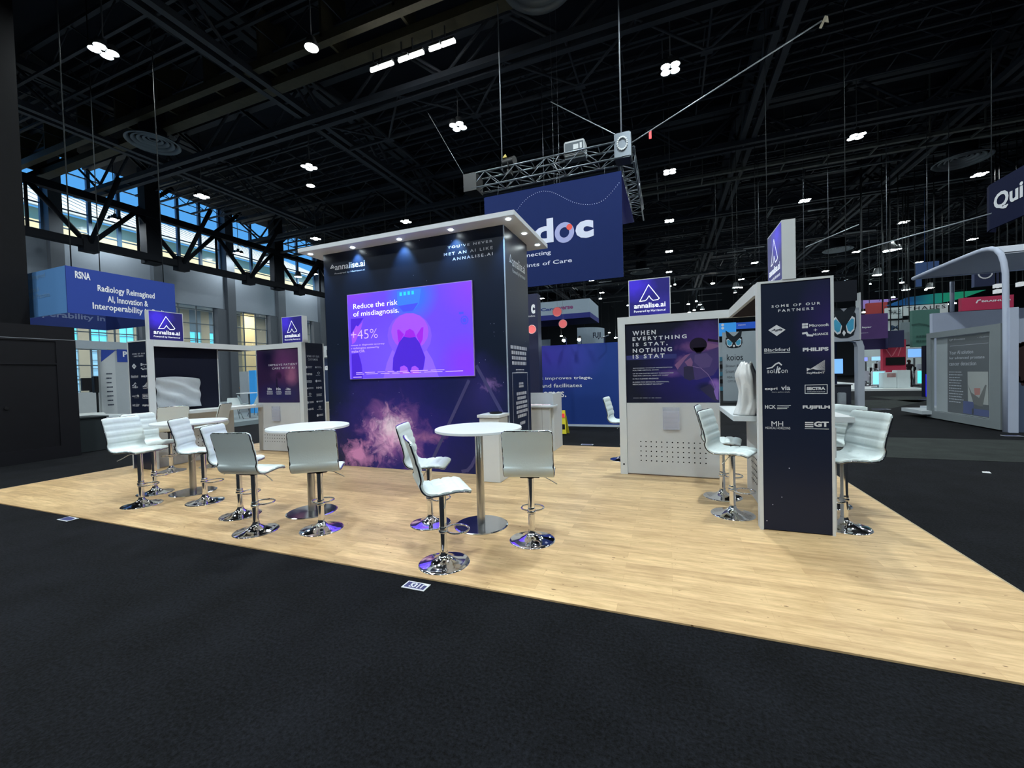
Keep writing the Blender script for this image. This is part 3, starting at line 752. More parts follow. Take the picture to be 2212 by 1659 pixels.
def brochure(parent, x0, x1, y, z0, z1):
    t = MB(); t.box(x0, x1, y-.03, y-.001, z0, z0+.004); t.box(x0, x1, y-.035, y-.031, z0, z1-.05); t.box(x0, x0+.004, y-.03, y, z0, z1); t.box(x1-.004, x1, y-.03, y, z0, z1)
    t.box(x0, x1, y-.006, y-.001, z0, z1)
    for k in range(4): t.box(x0+.02, x1-.02, y-.037, y-.0355, z0+.03+k*.07, z0+.034+k*.07)
    t.build('brochure_holder', mat('clear_acrylic', (.66, .68, .80), .15, alpha=.30), parent)

HOLE = mat('vent_hole', (.01, .01, .012), .8)
def pod(m, yp, yb, name, label):
    def X(x): return x if m > 0 else 2*AX-x
    t = thing('demo_pod', label, 'booth structure', (X(.9), (yp+yb)/2, 0))
    zt, zb = 2.42, 2.31
    # pillar board facing the front
    b = MB(); b.box(X(.845), X(1.400), yp, yp+.06, .02, zt-.02); b.build('pillar_board', PB, t)
    b = MB()
    for x0_, x1_ in ((.815, .845), (1.400, 1.424)): b.box(X(x0_), X(x1_), yp-.006, yp+.10, .012, zt)
    b.box(X(.845), X(1.400), yp-.006, yp+.10, zt-.02, zt)
    b.build('pillar_frame', WHITE, t)
    # roof frame and dark soffit
    b = MB(); b.box(X(.806), X(.846), yp+.1, yb, zb, zt); b.box(X(1.384), X(1.424), yp+.1, yb+.1, zb, zt); b.box(X(.846), X(1.384), yb+.06, yb+.1, zb, zt)
    b.build('roof_frame', WHITE, t)
    b = MB(); b.box(X(.847), X(1.383), yp+.1, yb+.06, zb+.003, zb+.03); b.build('soffit', SOFF, t)
    b = MB(); b.box(X(-.717), X(.846), yb, yb+.10, zb, zt); b.build('back_beam', WHITE, t)
    # back wing
    b = MB(); b.box(X(-.717), X(-.61), yb-.002, yb+.10, .012, zb); b.build('post', WHITE, t)
    b = MB(); b.box(X(-.609), X(.675), yb+.02, yb+.07, 1.112, zb-.001); b.build('poster_core', BLACK, t)
    b = MB(); b.box(X(.672), X(.68), yb, yb+.09, 1.11, zb); b.build('poster_edge', mat('edge_trim_light', (.42, .45, .5), .5), t)
    b = MB(); b.bbox(X(-.605), X(.68), yb-.004, yb+.09, .03, 1.108, .004); lp_ = b.build('lower_panel', WHITE2, t)
    b = MB()
    for j in range(5):
        for i in range(13):
            x = -.41+i*.0745; z = .235+j*.072
            b.cyl((X(x), yb-.0062, z), (X(x), yb-.0045, z), .0095, n=10)
    b.build('vent_holes', HOLE, lp_)
    if m > 0:
        b = MB(); b.cyl((X(-.665), yb-.006, .165), (X(-.665), yb-.002, .165), .014, n=14); b.build('cable_port', HOLE, t)
    # spine: lower cabinet, counter and screen wall
    b = MB(); b.bbox(X(.945), X(1.47), yp+.105, yb-.38, .012, 1.01, .004); sp_ = b.build('spine_cabinet', WHITE2, t)
    b = MB()
    for j in range(5):
        for i in range(12):
            y = yp+.35+i*.075; z = .235+j*.072
            b.cyl((X(.9405), y, z), (X(.943), y, z), .0095, n=10)
    b.build('side_vent_holes', HOLE, sp_)
    b = MB(); b.bbox(X(.66), X(1.75), yp+.50, yb-.04, 1.012, 1.07, .003) if m > 0 else b.bbox(X(.50), X(1.75), yp+.25, yb-.02, 1.012, 1.07, .003)
    b.build('counter', WHITE, t)
    sw = 1.18 if m > 0 else 1.0
    b = MB(); b.box(X(sw), X(sw+.06), yp+.105, yp+1.36, 1.071, zb); b.build('screen_wall', mat('screen_wall_navy', (.006, .008, .022), .6), t)
    b = MB(); b.box(X(sw-.01), X(sw+.07), yp+1.36, yp+1.38, 1.071, zb); b.build('screen_wall_edge', WHITE, t)
    return t
podR = pod(1, 4.577, 6.486, 'R', 'white framed demo pod at right with partners pillar and WHEN EVERYTHING IS STAT poster')
podL = pod(-1, 4.668, 6.682, 'L', 'white framed demo pod at left with customers board and IMPROVE PATIENT CARE poster')
partner_panel(podR, None, (0, 0, Pl('y', 4.577, .0015)))
partner_panel(podL, None, (-9.52-.815, 0, Pl('y', 4.668, .0015)))

# right poster
PP = Pl('y', 6.486+.02, .002)
W1 = art('surgeon_print', (.010, .012, .026), [
    (.45, 1.55, .95, .75, (.028, .022, .19), 1.0, .25, 1.4), (.55, 2.0, .55, .45, (.06, .03, .17), .9, .5, 3.5, .8),
    (.50, 1.92, .42, .10, (.20, .09, .24), .8, .5, 6, 1), (.25, 1.70, .18, .12, (.19, .09, .24), .8, .6, 8, 1),
    (.05, 1.55, .2, .08, (.12, .06, .25), 1, .5, 6), (.62, 1.35, .10, .12, (.24, .12, .45), .5, .1, 3),
    (.45, 1.63, .16, .10, (.07, .05, .24), .6, .4, 7), (.33, 1.56, .15, .08, (.02, .02, .07), .6, .3, 7),
    (.5, 1.33, .16, .09, (.012, .014, .06), .6, .3, 5)], rough=.3)
b = MB(); rect(b, PP, -.607, 1.114, .672, 2.305); b.build('poster_picture', W1, podR)
L = MB()
def R8(x, y): return (1340+x/4.609, 680+y/4.609)
def r8(pts): return [PP.px(*R8(*q)) for q in pts]
shape(L, PP, r8([(560, 560), (610, 470), (650, 405), (720, 375), (860, 365), (975, 320), (978, 520), (930, 600), (760, 650), (640, 625)]), 0, .0002)
shape(L, PP, r8([(740, 400), (860, 380), (920, 440), (890, 520), (800, 530), (735, 470)]), 1, .0004)
shape(L, PP, r8([(630, 520), (720, 500), (740, 640), (690, 655), (632, 630)]), 2, .0005)
shape(L, PP, r8([(640, 470), (700, 425), (722, 470), (715, 515), (670, 510)]), 3, .0006)
shape(L, PP, r8([(540, 500), (650, 400), (700, 385), (640, 450), (570, 545)]), 3, .0004)
shape(L, PP, r8([(790, 735), (900, 690), (975, 800), (978, 865), (930, 850), (850, 790)]), 2, .0004)
shape(L, PP, r8([(930, 760), (960, 705), (978, 700), (978, 850), (955, 840)]), 4, .0006)
shape(L, PP, r8([(870, 280), (978, 300), (978, 320), (860, 350)]), 3, .0005)
L.build('poster_gown', [mat('gown_violet', (.050, .030, .15), .5), mat('gown_light', (.085, .055, .19), .5), mat('gown_dark', (.016, .014, .06), .5), mat('gown_pink', (.20, .09, .22), .5), mat('hand_violet', (.20, .11, .42), .5)], podR)
L = MB()
a, b_ = PP.px(*R8(775, 300)); ell(L, PP, a, b_, .115, .105, 0, .001)
shape(L, PP, [PP.px(*R8(*q)) for q in [(720, 330), (760, 385), (800, 385), (845, 320)]], 0, .001)
shape(L, PP, [PP.px(*R8(*q)) for q in [(870, 235), (978, 255), (978, 275), (868, 262)]], 0, .001)
stroke(L, PP, [PP.px(*R8(*q)) for q in [(720, 515), (800, 530), (870, 590), (915, 660), (940, 730)]], .006, 1, e=.001)
L.build('poster_figure', [mat('poster_cap', (.012, .008, .022), .5), mat('poster_line', (.3, .2, .4), .5)], podR)
L = MB(); rect(L, PP, *PP.px(*R8(62, 452)), *PP.px(*R8(560, 388)), 0, .0008); L.build('poster_band', mat('poster_band', (.022, .028, .16), .5), podR)
L = MB()
for t, lo, hi in [('WHEN', (121, 208), (352, 150)), ('EVERYTHING', (122, 262), (660, 194)), ('IS STAT,', (124, 322), (470, 264)), ('NOTHING', (124, 380), (514, 320)), ('IS STAT', (124, 438), (440, 384))]:
    ptext(L, PP, t, R8(*lo), R8(*hi), sp=1.45, bold=.025, e=.002)
L.build('poster_headline', mat('soft_white_print', (.62, .64, .70), .5), podR)
L = MB()
for t, lo, hi in [('AI-POWERED WORKLIST PRIORITIZATION', (124, 538), (516, 517)), ('FOR TIME CRITICAL EXAMS.', (124, 560), (386, 542)), ('UP TO 53% FASTER REPORT TURNAROUND', (124, 592), (530, 572)),
                  ('TIME FOR CRITICAL HEAD CT CASES*', (124, 614), (482, 595)), ('12 FDA CLEARED FINDINGS', (124, 645), (380, 628)), ('ELIGIBLE FOR SEPARATE, ADDITIONAL', (124, 678), (486, 660)), ('MEDICARE PAYMENT VIA NTAP**', (124, 700), (430, 682))]:
    ptext(L, PP, t, R8(*lo), R8(*hi), bold=.03, e=.002)
a0, b0 = PP.px(*R8(128, 826)); a1, b1 = PP.px(*R8(495, 835)); bars(L, PP, a0, a1, b0, 1, .02, .006, e=.002, seed=8)
L.build('poster_small_lettering', PRINTG, podR)
brochure(podR, -.09, .14, 6.482, .716, 1.043)
# left back poster
PQ = Pl('y', 6.682+.02, .002)
W2 = art('stretcher_print', (.030, .014, .055), [
    (-7.9, 1.9, .55, .6, (.12, .035, .13), .9, .4, 2.5), (-7.75, 1.72, .22, .30, (.28, .10, .20), .7, .4, 5),
    (-8.1, 1.3, .9, .35, (.02, .018, .10), .8, .3, 2.5), (-8.45, 2.15, .3, .4, (.008, .006, .03), .9, .3, 3),
    (-8.12, 1.72, .10, .10, (.03, .012, .05), .5, .5, 9), (-8.2, 1.5, .04, .25, (.012, .01, .04), .6, .5, 9)], rough=.3)
b = MB(); rect(b, PQ, -8.795, 1.114, -7.512, 2.305); b.build('poster_picture', W2, podL)
L = MB()
def R4(x, y): return (520+x/5.35, 720+y/5.35)
for t, lo, hi in [('IMPROVE PATIENT', (325, 380), (655, 342)), ('CARE WITH AI', (365, 418), (620, 385))]: ptext(L, PQ, t, R4(*lo), R4(*hi), sp=1.25, bold=.01, e=.001)
for t, lo, hi in [('20s', (310, 656), (358, 628)), ('10s', (414, 656), (462, 628)), ('-36s', (520, 656), (575, 628))]: ptext(L, PQ, t, R4(*lo), R4(*hi), bold=.03, e=.001)
for u in (300, 404, 510):
    a0, b0 = PQ.px(*R4(u, 668)); a1, b1 = PQ.px(*R4(u+75, 668)); bars(L, PQ, a0, a1, b0, 4, .022, .010, e=.001, seed=u, align='c')
L.build('poster_lettering', mat('soft_white_print', (.62, .64, .70), .5), podL)
brochure(podL, -8.33, -8.10, 6.678, .70, 1.03)
# customers board at the end of the left pod's back wing, facing the tower
b = MB(); b.box(-7.475, -7.41, 6.70, 7.27, .02, 2.42); b.build('customers_board', PB, podL)
b = MB(); b.box(-7.50, -7.405, 7.271, 7.30, .012, 2.425); b.build('customers_frame', WHITE, podL)
PC = Pl('x+', -7.41, .002); L = MB()
def CT(t, lo, hi, **k): a0, b0 = PC.px(*R4(*lo)); a1, b1 = PC.px(*R4(*hi)); text(L, PC, t, (a0, min(b0, b1), a1, max(b0, b1)), **k)
def CC(u, v): return PC.px(*R4(u, v))
text(L, PC, 'SOME OF OUR', (6.82, 2.10, 7.16, 2.145), sp=1.4, bold=.02); text(L, PC, 'CUSTOMERS', (6.85, 2.03, 7.12, 2.075), sp=1.4, bold=.02); L.build('board_heading', mat('soft_white_print', (.62, .64, .70), .5), podL)
zz = 1.88
for r_ in range(8):
    for c_ in range(2):
        a = 6.765+c_*.26; z = zz-r_*.155
        if r_ == 7 and c_ == 0: continue
        kind = (r_*2+c_) % 5; L = MB()
        if kind == 0: ell(L, PC, a+.03, z, .028, .028, n=14); bars(L, PC, a+.07, a+.19, z+.02, 2, .025, .012, seed=r_*3+c_)
        elif kind == 1: ell(L, PC, a+.03, z, .022, .022, n=6); bars(L, PC, a+.06, a+.2, z+.015, 2, .02, .01, seed=r_*5+c_)
        elif kind == 2: text(L, PC, 'rumus' if r_ == 1 else 'NHS', (a+.02, z-.02, a+.18, z+.025), bold=.03)
        elif kind == 3: stroke(L, PC, [(a+.07, z+.035), (a+.10, z+.05), (a+.13, z+.03), (a+.11, z), (a+.08, z+.005)], .01, closed=True); bars(L, PC, a+.02, a+.18, z-.02, 1, .02, .01, seed=r_)
        else: bars(L, PC, a+.0, a+.18, z+.02, 3, .02, .010, seed=r_*7+c_, align='c')
        L.build('customer_logo', mat('soft_white_print', (.62, .64, .70), .5), podL)

# sign boxes on the pods
LBX = art('lightbox_print', (.020, .018, .15), [(-.45, 2.9, .3, .3, (.05, .03, .55), .8, .4, 4), (-.1, 2.55, .3, .25, (.03, .025, .24), .8, .4, 5)], emit=.55)
LBX2 = art('lightbox_print_side', (.018, .018, .13), [(4.75, 2.9, .3, .25, (.05, .03, .55), .8, .4, 4, 'x')], emit=.55)
LW = mat('lit_letters', (1, 1, 1), .4, emit=(.85, .92, 1), es=.75)
def sign(label, kind, c, a0, a1, z0, z1, depth, mm):
    """box sign; a0..a1 in plane coords"""
    pl = Pl(kind, c, .002)
    p0 = pl.p(a0, z0); t = thing('sign_box', label, 'sign', p0)
    b = MB()
    if kind == 'y': b.box(a0, a1, c, c+depth, z0, z1)
    elif kind == 'x+': b.box(c-depth, c, a0, a1, z0, z1)
    else: b.box(c, c+depth, -a1, -a0, z0, z1)
    b.build('box', WHITE, t)
    w_ = a1-a0; h_ = z1-z0
    L = MB(); rect(L, pl, a0+.012, z0+.012, a1-.012, z1-.012, 0, -.0005); L.build('sign_face', mm, t)
    L = MB(); emblem(L, pl, a0+.27*w_, z0+.40*h_, a0+.74*w_, z0+.83*h_, .011, e=.001)
    text(L, pl, 'annalise.ai', (a0+.13*w_, z0+.215*h_, a0+.88*w_, z0+.35*h_), bold=.015, e=.001)
    text(L, pl, 'Powered by Harrison.ai', (a0+.13*w_, z0+.085*h_, a0+.88*w_, z0+.165*h_), e=.001)
    L.build('sign_lettering', LW, t)
sign('square lit triangle-logo sign standing on the back panel of the right pod', 'y', 6.52, -.548, .049, 2.422, 2.976, .06, LBX)
sign('square lit triangle-logo sign on edge above the partners pillar at right', 'x-', 1.022, -5.15, -4.565, 2.422, 2.98, .11, LBX2)
LBX3 = art('lightbox_print_left', (.018, .016, .12), [(4.85, 2.85, .3, .25, (.05, .03, .6), .8, .4, 4, 'x')], emit=.55)
sign('square lit triangle-logo sign on the left pod above the wrapped screen', 'x+', -8.94, 4.706, 5.288, 2.422, 2.978, .10, LBX3)
LBX4 = art('lightbox_print_back', (.020, .018, .15), [(-7.9, 2.9, .3, .3, (.05, .03, .55), .8, .4, 4)], emit=.55)
sign('square lit triangle-logo sign standing at the customers board of the left pod', 'y', 6.72, -8.001, -7.397, 2.422, 3.003, .13, LBX4)

# wrapped television on the left pod
def lump(name, pts_fn, nu, nv, mm, smooth=True):
    b = MB(); vs = [pts_fn(i/nu, j/nv) for j in range(nv+1) for i in range(nu+1)]
    fs = [(j*(nu+1)+i, j*(nu+1)+i+1, (j+1)*(nu+1)+i+1, (j+1)*(nu+1)+i) for j in range(nv) for i in range(nu)]
    b.add(vs, fs, 0, smooth); return b
from mathutils import noise
PLAS = mat('grey_plastic_wrap', (.46, .50, .55), .35, bump=.35, bscale=14)
tv = thing('wrapped_television', 'television wrapped in grey plastic sheet on the left pod counter', 'television', (-9.2, 5.2, 1.07))
XW = 2*AX-1.0
def wrapf(s, t):
    def f(u, v):
        y = 4.83+.78*u; z = 1.13+(.56+.05*math.sin(2.5*(1-u)))*v
        bul = .05+.05*math.sin(math.pi*u)**.4*math.sin(math.pi*v)**.4
        fold = .018*math.sin(9*(u*.9+v*1.6))+.02*noise.noise(Vector((u*4, v*4, 1)))
        return (XW+.03+s*(bul+fold), y, z)
    return f
b = lump('w', wrapf(1, 0), 36, 24, PLAS); b2 = lump('w', lambda u, v: (XW+.03, wrapf(1, 0)(u, v)[1], wrapf(1, 0)(u, v)[2]), 2, 2, PLAS)
b.build('plastic_wrap', PLAS, tv)
b = MB(); b.box(XW+.005, XW+.05, 4.88, 5.56, 1.16, 1.62); b.build('television_body', RUBBER, tv)
b = MB(); b.box(XW+.005, XW+.16, 5.05, 5.35, 1.071, 1.09); b.box(XW+.02, XW+.05, 5.15, 5.25, 1.09, 1.17); b.build('stand', RUBBER, tv)
# white plastic bag and black bag on the right pod counter
BAG = mat('white_plastic_bag', (.62, .63, .64), .35, bump=.4, bscale=18)
b = MB(); n = 40; vs = []; fs = []
HB = .58; NJ = 26
for j in range(NJ+1):
    v = j/NJ; z = 1.074+HB*v
    base_r = .115-.02*v-.045*max(0, v-.75)/.25
    for k in range(n):
        a = 2*math.pi*k/n
        cr_ = .30*noise.noise(Vector((math.cos(a)*2.2, math.sin(a)*2.2, z*4)))+.16*abs(noise.noise(Vector((math.cos(a)*5, math.sin(a)*5, z*3+4))))+.05*math.sin(7*a+z*9)
        rr = base_r*(1+cr_)
        cx, cy = .80+.05*v+.03*math.sin(v*5), 5.24
        top = .05*noise.noise(Vector((math.cos(a)*2, math.sin(a)*2, 9)))*v
        vs.append((cx+rr*.95*math.cos(a), cy+rr*1.25*math.sin(a), z+top))
for j in range(NJ):
    for k in range(n): fs.append((j*n+k, j*n+(k+1) % n, (j+1)*n+(k+1) % n, (j+1)*n+k))
fs.append(tuple(range(n))[::-1])
vs.append((.86, 5.24, 1.074+HB-.09)); fs += [(NJ*n+k, NJ*n+(k+1) % n, len(vs)-1) for k in range(n)]
b.add(vs, fs, 0, True); tag(b.build('plastic_bag', BAG), 'crumpled white plastic bag standing on the right pod counter', 'bag')
b = MB(); b.lathe([(.001, 0), (.12, .0), (.13, .05), (.12, .26), (.09, .33), (.04, .36), (.001, .365)], (1.04, 5.32, 1.074), 20)
tag(b.build('black_bag', mat('black_cloth', (.012, .012, .015), .8, bump=.4, bscale=20)), 'black bag beside the white plastic bag on the right pod counter', 'bag')
b = MB(); b.tube([(.93+.05*math.cos(t*.7), 5.16+.06*math.sin(t*.7), 1.078+.002*t) for t in range(14)], .006, 6)
tag(b.build('coiled_cable', mat('pale_cable', (.4, .42, .45), .5)), 'short coiled cable next to the black bag on the right pod counter', 'cable')

# ================================================================== tables and stools
def table(x, y, label, first=[None]):
    if first[0]: dup(first[0], (x, y, 0), label=label); return
    t = thing('bar_table', label, 'table', (0, 0, 0), 'round white bar tables on the wood floor')
    b = MB(); R_ = .455; b.lathe([(.001, 1.022), (R_-.004, 1.022), (R_, 1.026), (R_, 1.046), (R_-.004, 1.05), (.001, 1.05)], n=64, smooth=False); b.build('tabletop', TABLE, t)
    b = MB(); b.cyl((0, 0, .02), (0, 0, 1.02), .042, n=28); b.build('column', STEEL, t)
    b = MB(); b.lathe([(.001, .028), (.05, .028), (.27, .022), (.285, .016), (.285, .012)], n=56, smooth=False); b.build('base_plate', MIRROR, t)
    b = MB(); b.cyl((0, 0, 1.0), (0, 0, 1.021), .12, n=24); b.build('mounting_plate', STEEL, t)
    t.location = (x, y, 0); first[0] = t
table(-1.882, 3.898, 'round white bar table nearest the camera, right of the galaxy print')
table(-4.05, 3.715, 'round white bar table in the middle, two stool backs in front of it')
table(-6.524, 3.891, 'leftmost round white bar table, in front of the wrapped television')

def stool_proto():
    t = thing('bar_stool', '', 'bar stool', (0, 0, 0), 'white leatherette bar stools')
    # centre line of the one-piece shell in local x (forward) / z above the seat mount
    C = [(-.285, .435), (-.268, .38), (-.245, .30), (-.222, .22), (-.208, .15), (-.203, .10), (-.198, .065), (-.182, .035), (-.155, .012), (-.115, .0), (-.05, .0), (.03, .008), (.10, .012), (.16, .006), (.205, -.012)]
    # resample smoothly
    def cr(p0, p1, p2, p3, t_): return tuple(.5*((2*p1[i])+(-p0[i]+p2[i])*t_+(2*p0[i]-5*p1[i]+4*p2[i]-p3[i])*t_*t_+(-p0[i]+3*p1[i]-3*p2[i]+p3[i])*t_**3) for i in (0, 1))
    D = []
    for i in range(len(C)-1):
        p = [C[max(i-1, 0)], C[i], C[i+1], C[min(i+2, len(C)-1)]]
        for k in range(5): D.append(cr(*p, k/5))
    D.append(C[-1])
    S = [0]
    for i in range(1, len(D)): S.append(S[-1]+math.hypot(D[i][0]-D[i-1][0], D[i][1]-D[i-1][1]))
    Lt = S[-1]; NW = 28; HW = .225; TH = .026
    ns = len(D)
    def nrm(i):
        a = D[max(i-1, 0)]; b_ = D[min(i+1, ns-1)]; dx, dz = b_[0]-a[0], b_[1]-a[1]; l = math.hypot(dx, dz)
        return (-dz/l, dx/l) if False else (dz/l*-1, dx/l)
    def hw(s_):
        e = min(s_, Lt-s_); rr = .035
        return HW-(rr-math.sqrt(max(0, rr*rr-(rr-e)**2)) if e < rr else 0)
    lines = [.085*k for k in range(1, 5)]; sl = [Lt-.09, Lt-.18, Lt-.27]
    def quilt(s_, w_):
        d = min([abs(s_-q) for q in lines+sl]+[1]); g_ = math.exp(-(d/.0095)**2)
        if s_ > Lt-.36:
            dw = min(abs(w_-q) for q in (-.11, 0, .11)); g_ = max(g_, math.exp(-(dw/.0095)**2))
        else:
            dw = min(abs(w_-q) for q in (-.11, 0, .11)); g_ = max(g_, .18*math.exp(-(dw/.006)**2))
        e = min(s_, Lt-s_, hw(s_)-abs(w_)+.0001); return -.0095*g_+.010*min(1, max(0, e)/.03)**.5
    b = MB(); top = []; bot = []
    for i in range(ns):
        n_ = nrm(i); s_ = S[i]; h_ = hw(s_)
        for j in range(NW+1):
            w_ = -h_+2*h_*j/NW; q = quilt(s_, w_)
            # faint transverse curve of the back
            cv = .012*(w_/HW)**2*(1 if s_ < .35 else 0)
            top.append((D[i][0]+n_[0]*(q+TH/2)*-1*(-1)+cv, w_, D[i][1]+n_[1]*(q+TH/2)))
            bot.append((D[i][0]-n_[0]*TH/2+cv, w_, D[i][1]-n_[1]*TH/2))
    M_ = NW+1; fs = []
    for i in range(ns-1):
        for j in range(NW): fs.append((i*M_+j, i*M_+j+1, (i+1)*M_+j+1, (i+1)*M_+j))
    b.add(top, fs, 0, True); b.add(bot, [f[::-1] for f in fs], 0, True)
    # rim
    ring = [(0, j) for j in range(M_)]+[(i, NW) for i in range(1, ns)]+[(ns-1, j) for j in range(NW-1, -1, -1)]+[(i, 0) for i in range(ns-2, 0, -1)]
    vs = [top[i*M_+j] for i, j in ring]+[bot[i*M_+j] for i, j in ring]; nr = len(ring)
    b.add(vs, [(k, (k+1) % nr, (k+1) % nr+nr, k+nr) for k in range(nr)], 0, True)
    b.build('seat_shell', LEATHER, t)
    r_ = MB(); pts = [Vector(bot[i*M_+j])*.5+Vector(top[i*M_+j])*.5-Vector((nrm(i)[0]*.006, 0, nrm(i)[1]*.006)) for i, j in ring][::2]
    r_.tube(pts, .0075, 6, closed=True); r_.build('chrome_rim', mat('dark_chrome_rim', (.30, .31, .35), .15, 1), t)
    u_ = MB(); u_.box(-.09, .09, -.09, .09, -.03, -.0135); u_.cyl((0, 0, -.05), (0, 0, -.03), .035, n=20); u_.build('seat_mount', RUBBER, t)
    l_ = MB(); l_.tube([(.02, -.06, -.032), (.0, -.14, -.045), (-.01, -.20, -.075), (-.03, -.25, -.10)], .0045, 6); l_.build('lift_lever', STEEL, t)
    return t
def stool_legs(t, Hs):
    """column, gas sleeve, footrest and trumpet base for a seat mounted at height Hs; geometry in local coords below the seat"""
    z = lambda q: q-Hs
    b = MB(); b.cyl((0, 0, z(.075)), (0, 0, -.05), .031, .031, n=24); b.lathe([(.031, z(.33)), (.035, z(.325)), (.035, z(.30)), (.031, z(.295))], n=24); b.build('column', CHROME, t)
    f_ = MB(); pts = [(.030, 0, z(.275))]+[(.135+.105*math.cos(a_), .115*math.sin(a_), z(.275)) for a_ in [math.radians(180-40-q*20) for q in range(15)]]
    f_.tube([(.03, .03, z(.285))]+[(.12+.10*math.cos(math.radians(q)), .11*math.sin(math.radians(q)), z(.285)) for q in range(140, -141, -20)]+[(.03, -.03, z(.285))], .0085, 8)
    f_.lathe([(.033, z(.30)), (.041, z(.298)), (.041, z(.272)), (.033, z(.27))], n=24); f_.build('footrest', CHROME, t)
    g_ = MB(); g_.lathe([(.034, z(.115)), (.036, z(.095)), (.048, z(.075)), (.075, z(.055)), (.12, z(.038)), (.17, z(.028)), (.208, z(.022)), (.219, z(.018)), (.219, z(.0125))], n=56); g_.build('base', CHROME, t)
protos = {}
def stool(x, y, deg, Hs, label, group='white leatherette bar stools'):
    if Hs not in protos:
        p = stool_proto() if not protos else None
        if p is None:
            src = next(iter(protos.values())); p = src.copy(); COL.objects.link(p)
            for ch in list(src.children):
                if ch.name.split('.')[0] in ('seat_shell', 'chrome_rim', 'seat_mount', 'lift_lever'):
                    c = ch.copy(); COL.objects.link(c); c.parent = p; c.location = (0, 0, 0)
        stool_legs(p, Hs)
        for ch in p.children: ch.location = (0, 0, Hs)
        p.location = (x, y, 0); p.rotation_euler = (0, 0, math.radians(deg)); protos[Hs] = p; p['label'] = label; return
    dup(protos[Hs], (x, y, 0), math.radians(deg), label)
stool(-1.809, 3.001, 41, .66, 'white quilted bar stool nearest the camera, seat turned to the near table')
stool(-2.434, 3.784, 20, .66, 'white bar stool behind the nearest one, against the galaxy print')
stool(-1.243, 3.678, 103, .66, 'white bar stool right of the near table, smooth back toward the camera')
stool(-4.125, 3.052, 100, .66, 'white bar stool left in front of the middle table, back three-quarters to the camera')
stool(-4.802, 3.367, 28, .66, 'white bar stool seen edge-on just left of the three-quarter stool at the middle table')
stool(-3.474, 3.301, 124, .66, 'white bar stool squarely from behind in front of the middle table')
stool(-6.552, 3.278, 12, .74, 'front stool of the overlapping pair at far left, quilted back showing')
stool(-7.053, 3.697, 8, .74, 'rear stool of the overlapping pair at far left, against the left partners board')
stool(-5.82, 3.61, 34, .70, 'slim-looking white bar stool right of the leftmost table, lilac-lit back')
stool(-8.479, 4.711, 165, .76, 'white bar stool behind the leftmost table, back toward camera at the wrapped television')
stool(-8.14, 5.214, 212, .76, 'white bar stool behind the leftmost table facing left at the left pod counter')
stool(.626, 4.969, -22, .70, 'front bar stool left of the partners pillar at the right pod counter')
stool(.60, 5.623, -10, .70, 'rear bar stool left of the partners pillar, mostly behind the front one')
stool(1.585, 4.87, 200, .70, 'front bar stool right of the partners pillar with wide ribbed back')
stool(1.68, 5.62, 203, .70, 'rear bar stool right of the partners pillar, behind the ribbed one')
stool(-.80, 7.55, -5, .70, 'bar stool peeking out at the left edge of the right pod')

# ------------------------------------------------------------------ booth number tags on the carpet
def ftag(x, y, label, rot=0, txt=None, w_=.20, d_=.10):
    t = thing('floor_tag', label, 'floor sign', (x, y, 0)); pl = Pl('z', .006, 0)
    b = MB(); b.box(x-w_/2, x+w_/2, y-d_/2, y+d_/2, .003, .006); b.build('card', mat('white_card', (.75, .77, .8), .5), t)
    L = MB(); rect(L, pl, x-w_/2+.012, y-d_/2+.012, x+w_/2-.012, y+d_/2-.012, 0, .001); L.build('inner_field', mat('tag_navy', (.04, .045, .16), .5), t)
    if txt: L = MB(); text(L, pl, txt, (x-.052, y-.03, x+.058, y+.03), bold=.03, e=.002); L.build('number', PRINT, t)
    L = MB(); rect(L, pl, x+w_/2-.045, y+d_/2-.03, x+w_/2-.008, y+d_/2-.006, 0, .002); L.build('corner_mark', PRINT, t)
ftag(-1.830, 2.613, 'booth number tag 5311 on the black carpet in front of the nearest stool', txt='5311')
ftag(-6.805, 2.66, 'small white tag on the carpet edge at lower left', w_=.22, d_=.11)
ftag(-1.70, 8.98, 'small tag on the carpet beyond the wood floor behind the tower', w_=.26, d_=.12)
ftag(6.75, 11.80, 'white tag on the carpet in front of the glass-fronted booth at right', w_=.30, d_=.14)
p = G(2003, 864); ftag(p.x, p.y, 'distant white tag on the carpet toward the blue panel', w_=.5, d_=.3)
p = G(1902, 884); ftag(p.x, p.y, 'white tag on the carpet right of the owl arch', w_=.5, d_=.25)
b = MB(); b.poly([(4.17, 7.83, .004), (4.25, 7.80, .004), (4.27, 7.88, .012), (4.2, 7.9, .006)]); b.poly([(4.2, 7.84, .012), (4.24, 7.83, .018), (4.23, 7.87, .016)])
tag(b.build('paper_scrap', mat('white_card', (.75, .77, .8), .5)), 'crumpled scrap of white paper on the dark carpet at right', 'paper')
#PART3
# ================================================================== neighbouring booth behind: blue wall, dark column board, hanging banner, truss
BY = 12.015
bw = thing('blue_booth_wall', 'long blue booth wall with white sentence behind the tower, three clip lights on top', 'exhibition wall', (-3.5, BY, 0))
b = MB(); b.box(-6.5, .35, BY, BY+.12, .06, 2.43); b.build('wall_panel', WALLBLUE, bw)
b = MB(); b.box(-6.5, .35, BY-.02, BY+.14, 0, .06); b.build('base_strip', mat('pale_edge', (.55, .62, .72), .5), bw)
PBW = Pl('y', BY, .004); L = MB()
def R5(x, y): return (1030+x/3.686, 600+y/3.686)
a1, b1 = PBW.px(*R5(918, 780)); a0, b0 = PBW.px(*R5(441, 822))
text(L, PBW, 'that improves triage,', (a0, b0, a1, b1), bold=.01)
a1, b1 = PBW.px(*R5(837, 840)); a0, b0 = PBW.px(*R5(441, 885)); text(L, PBW, 'up and facilitates', (a0, b0, a1, b1), bold=.01)
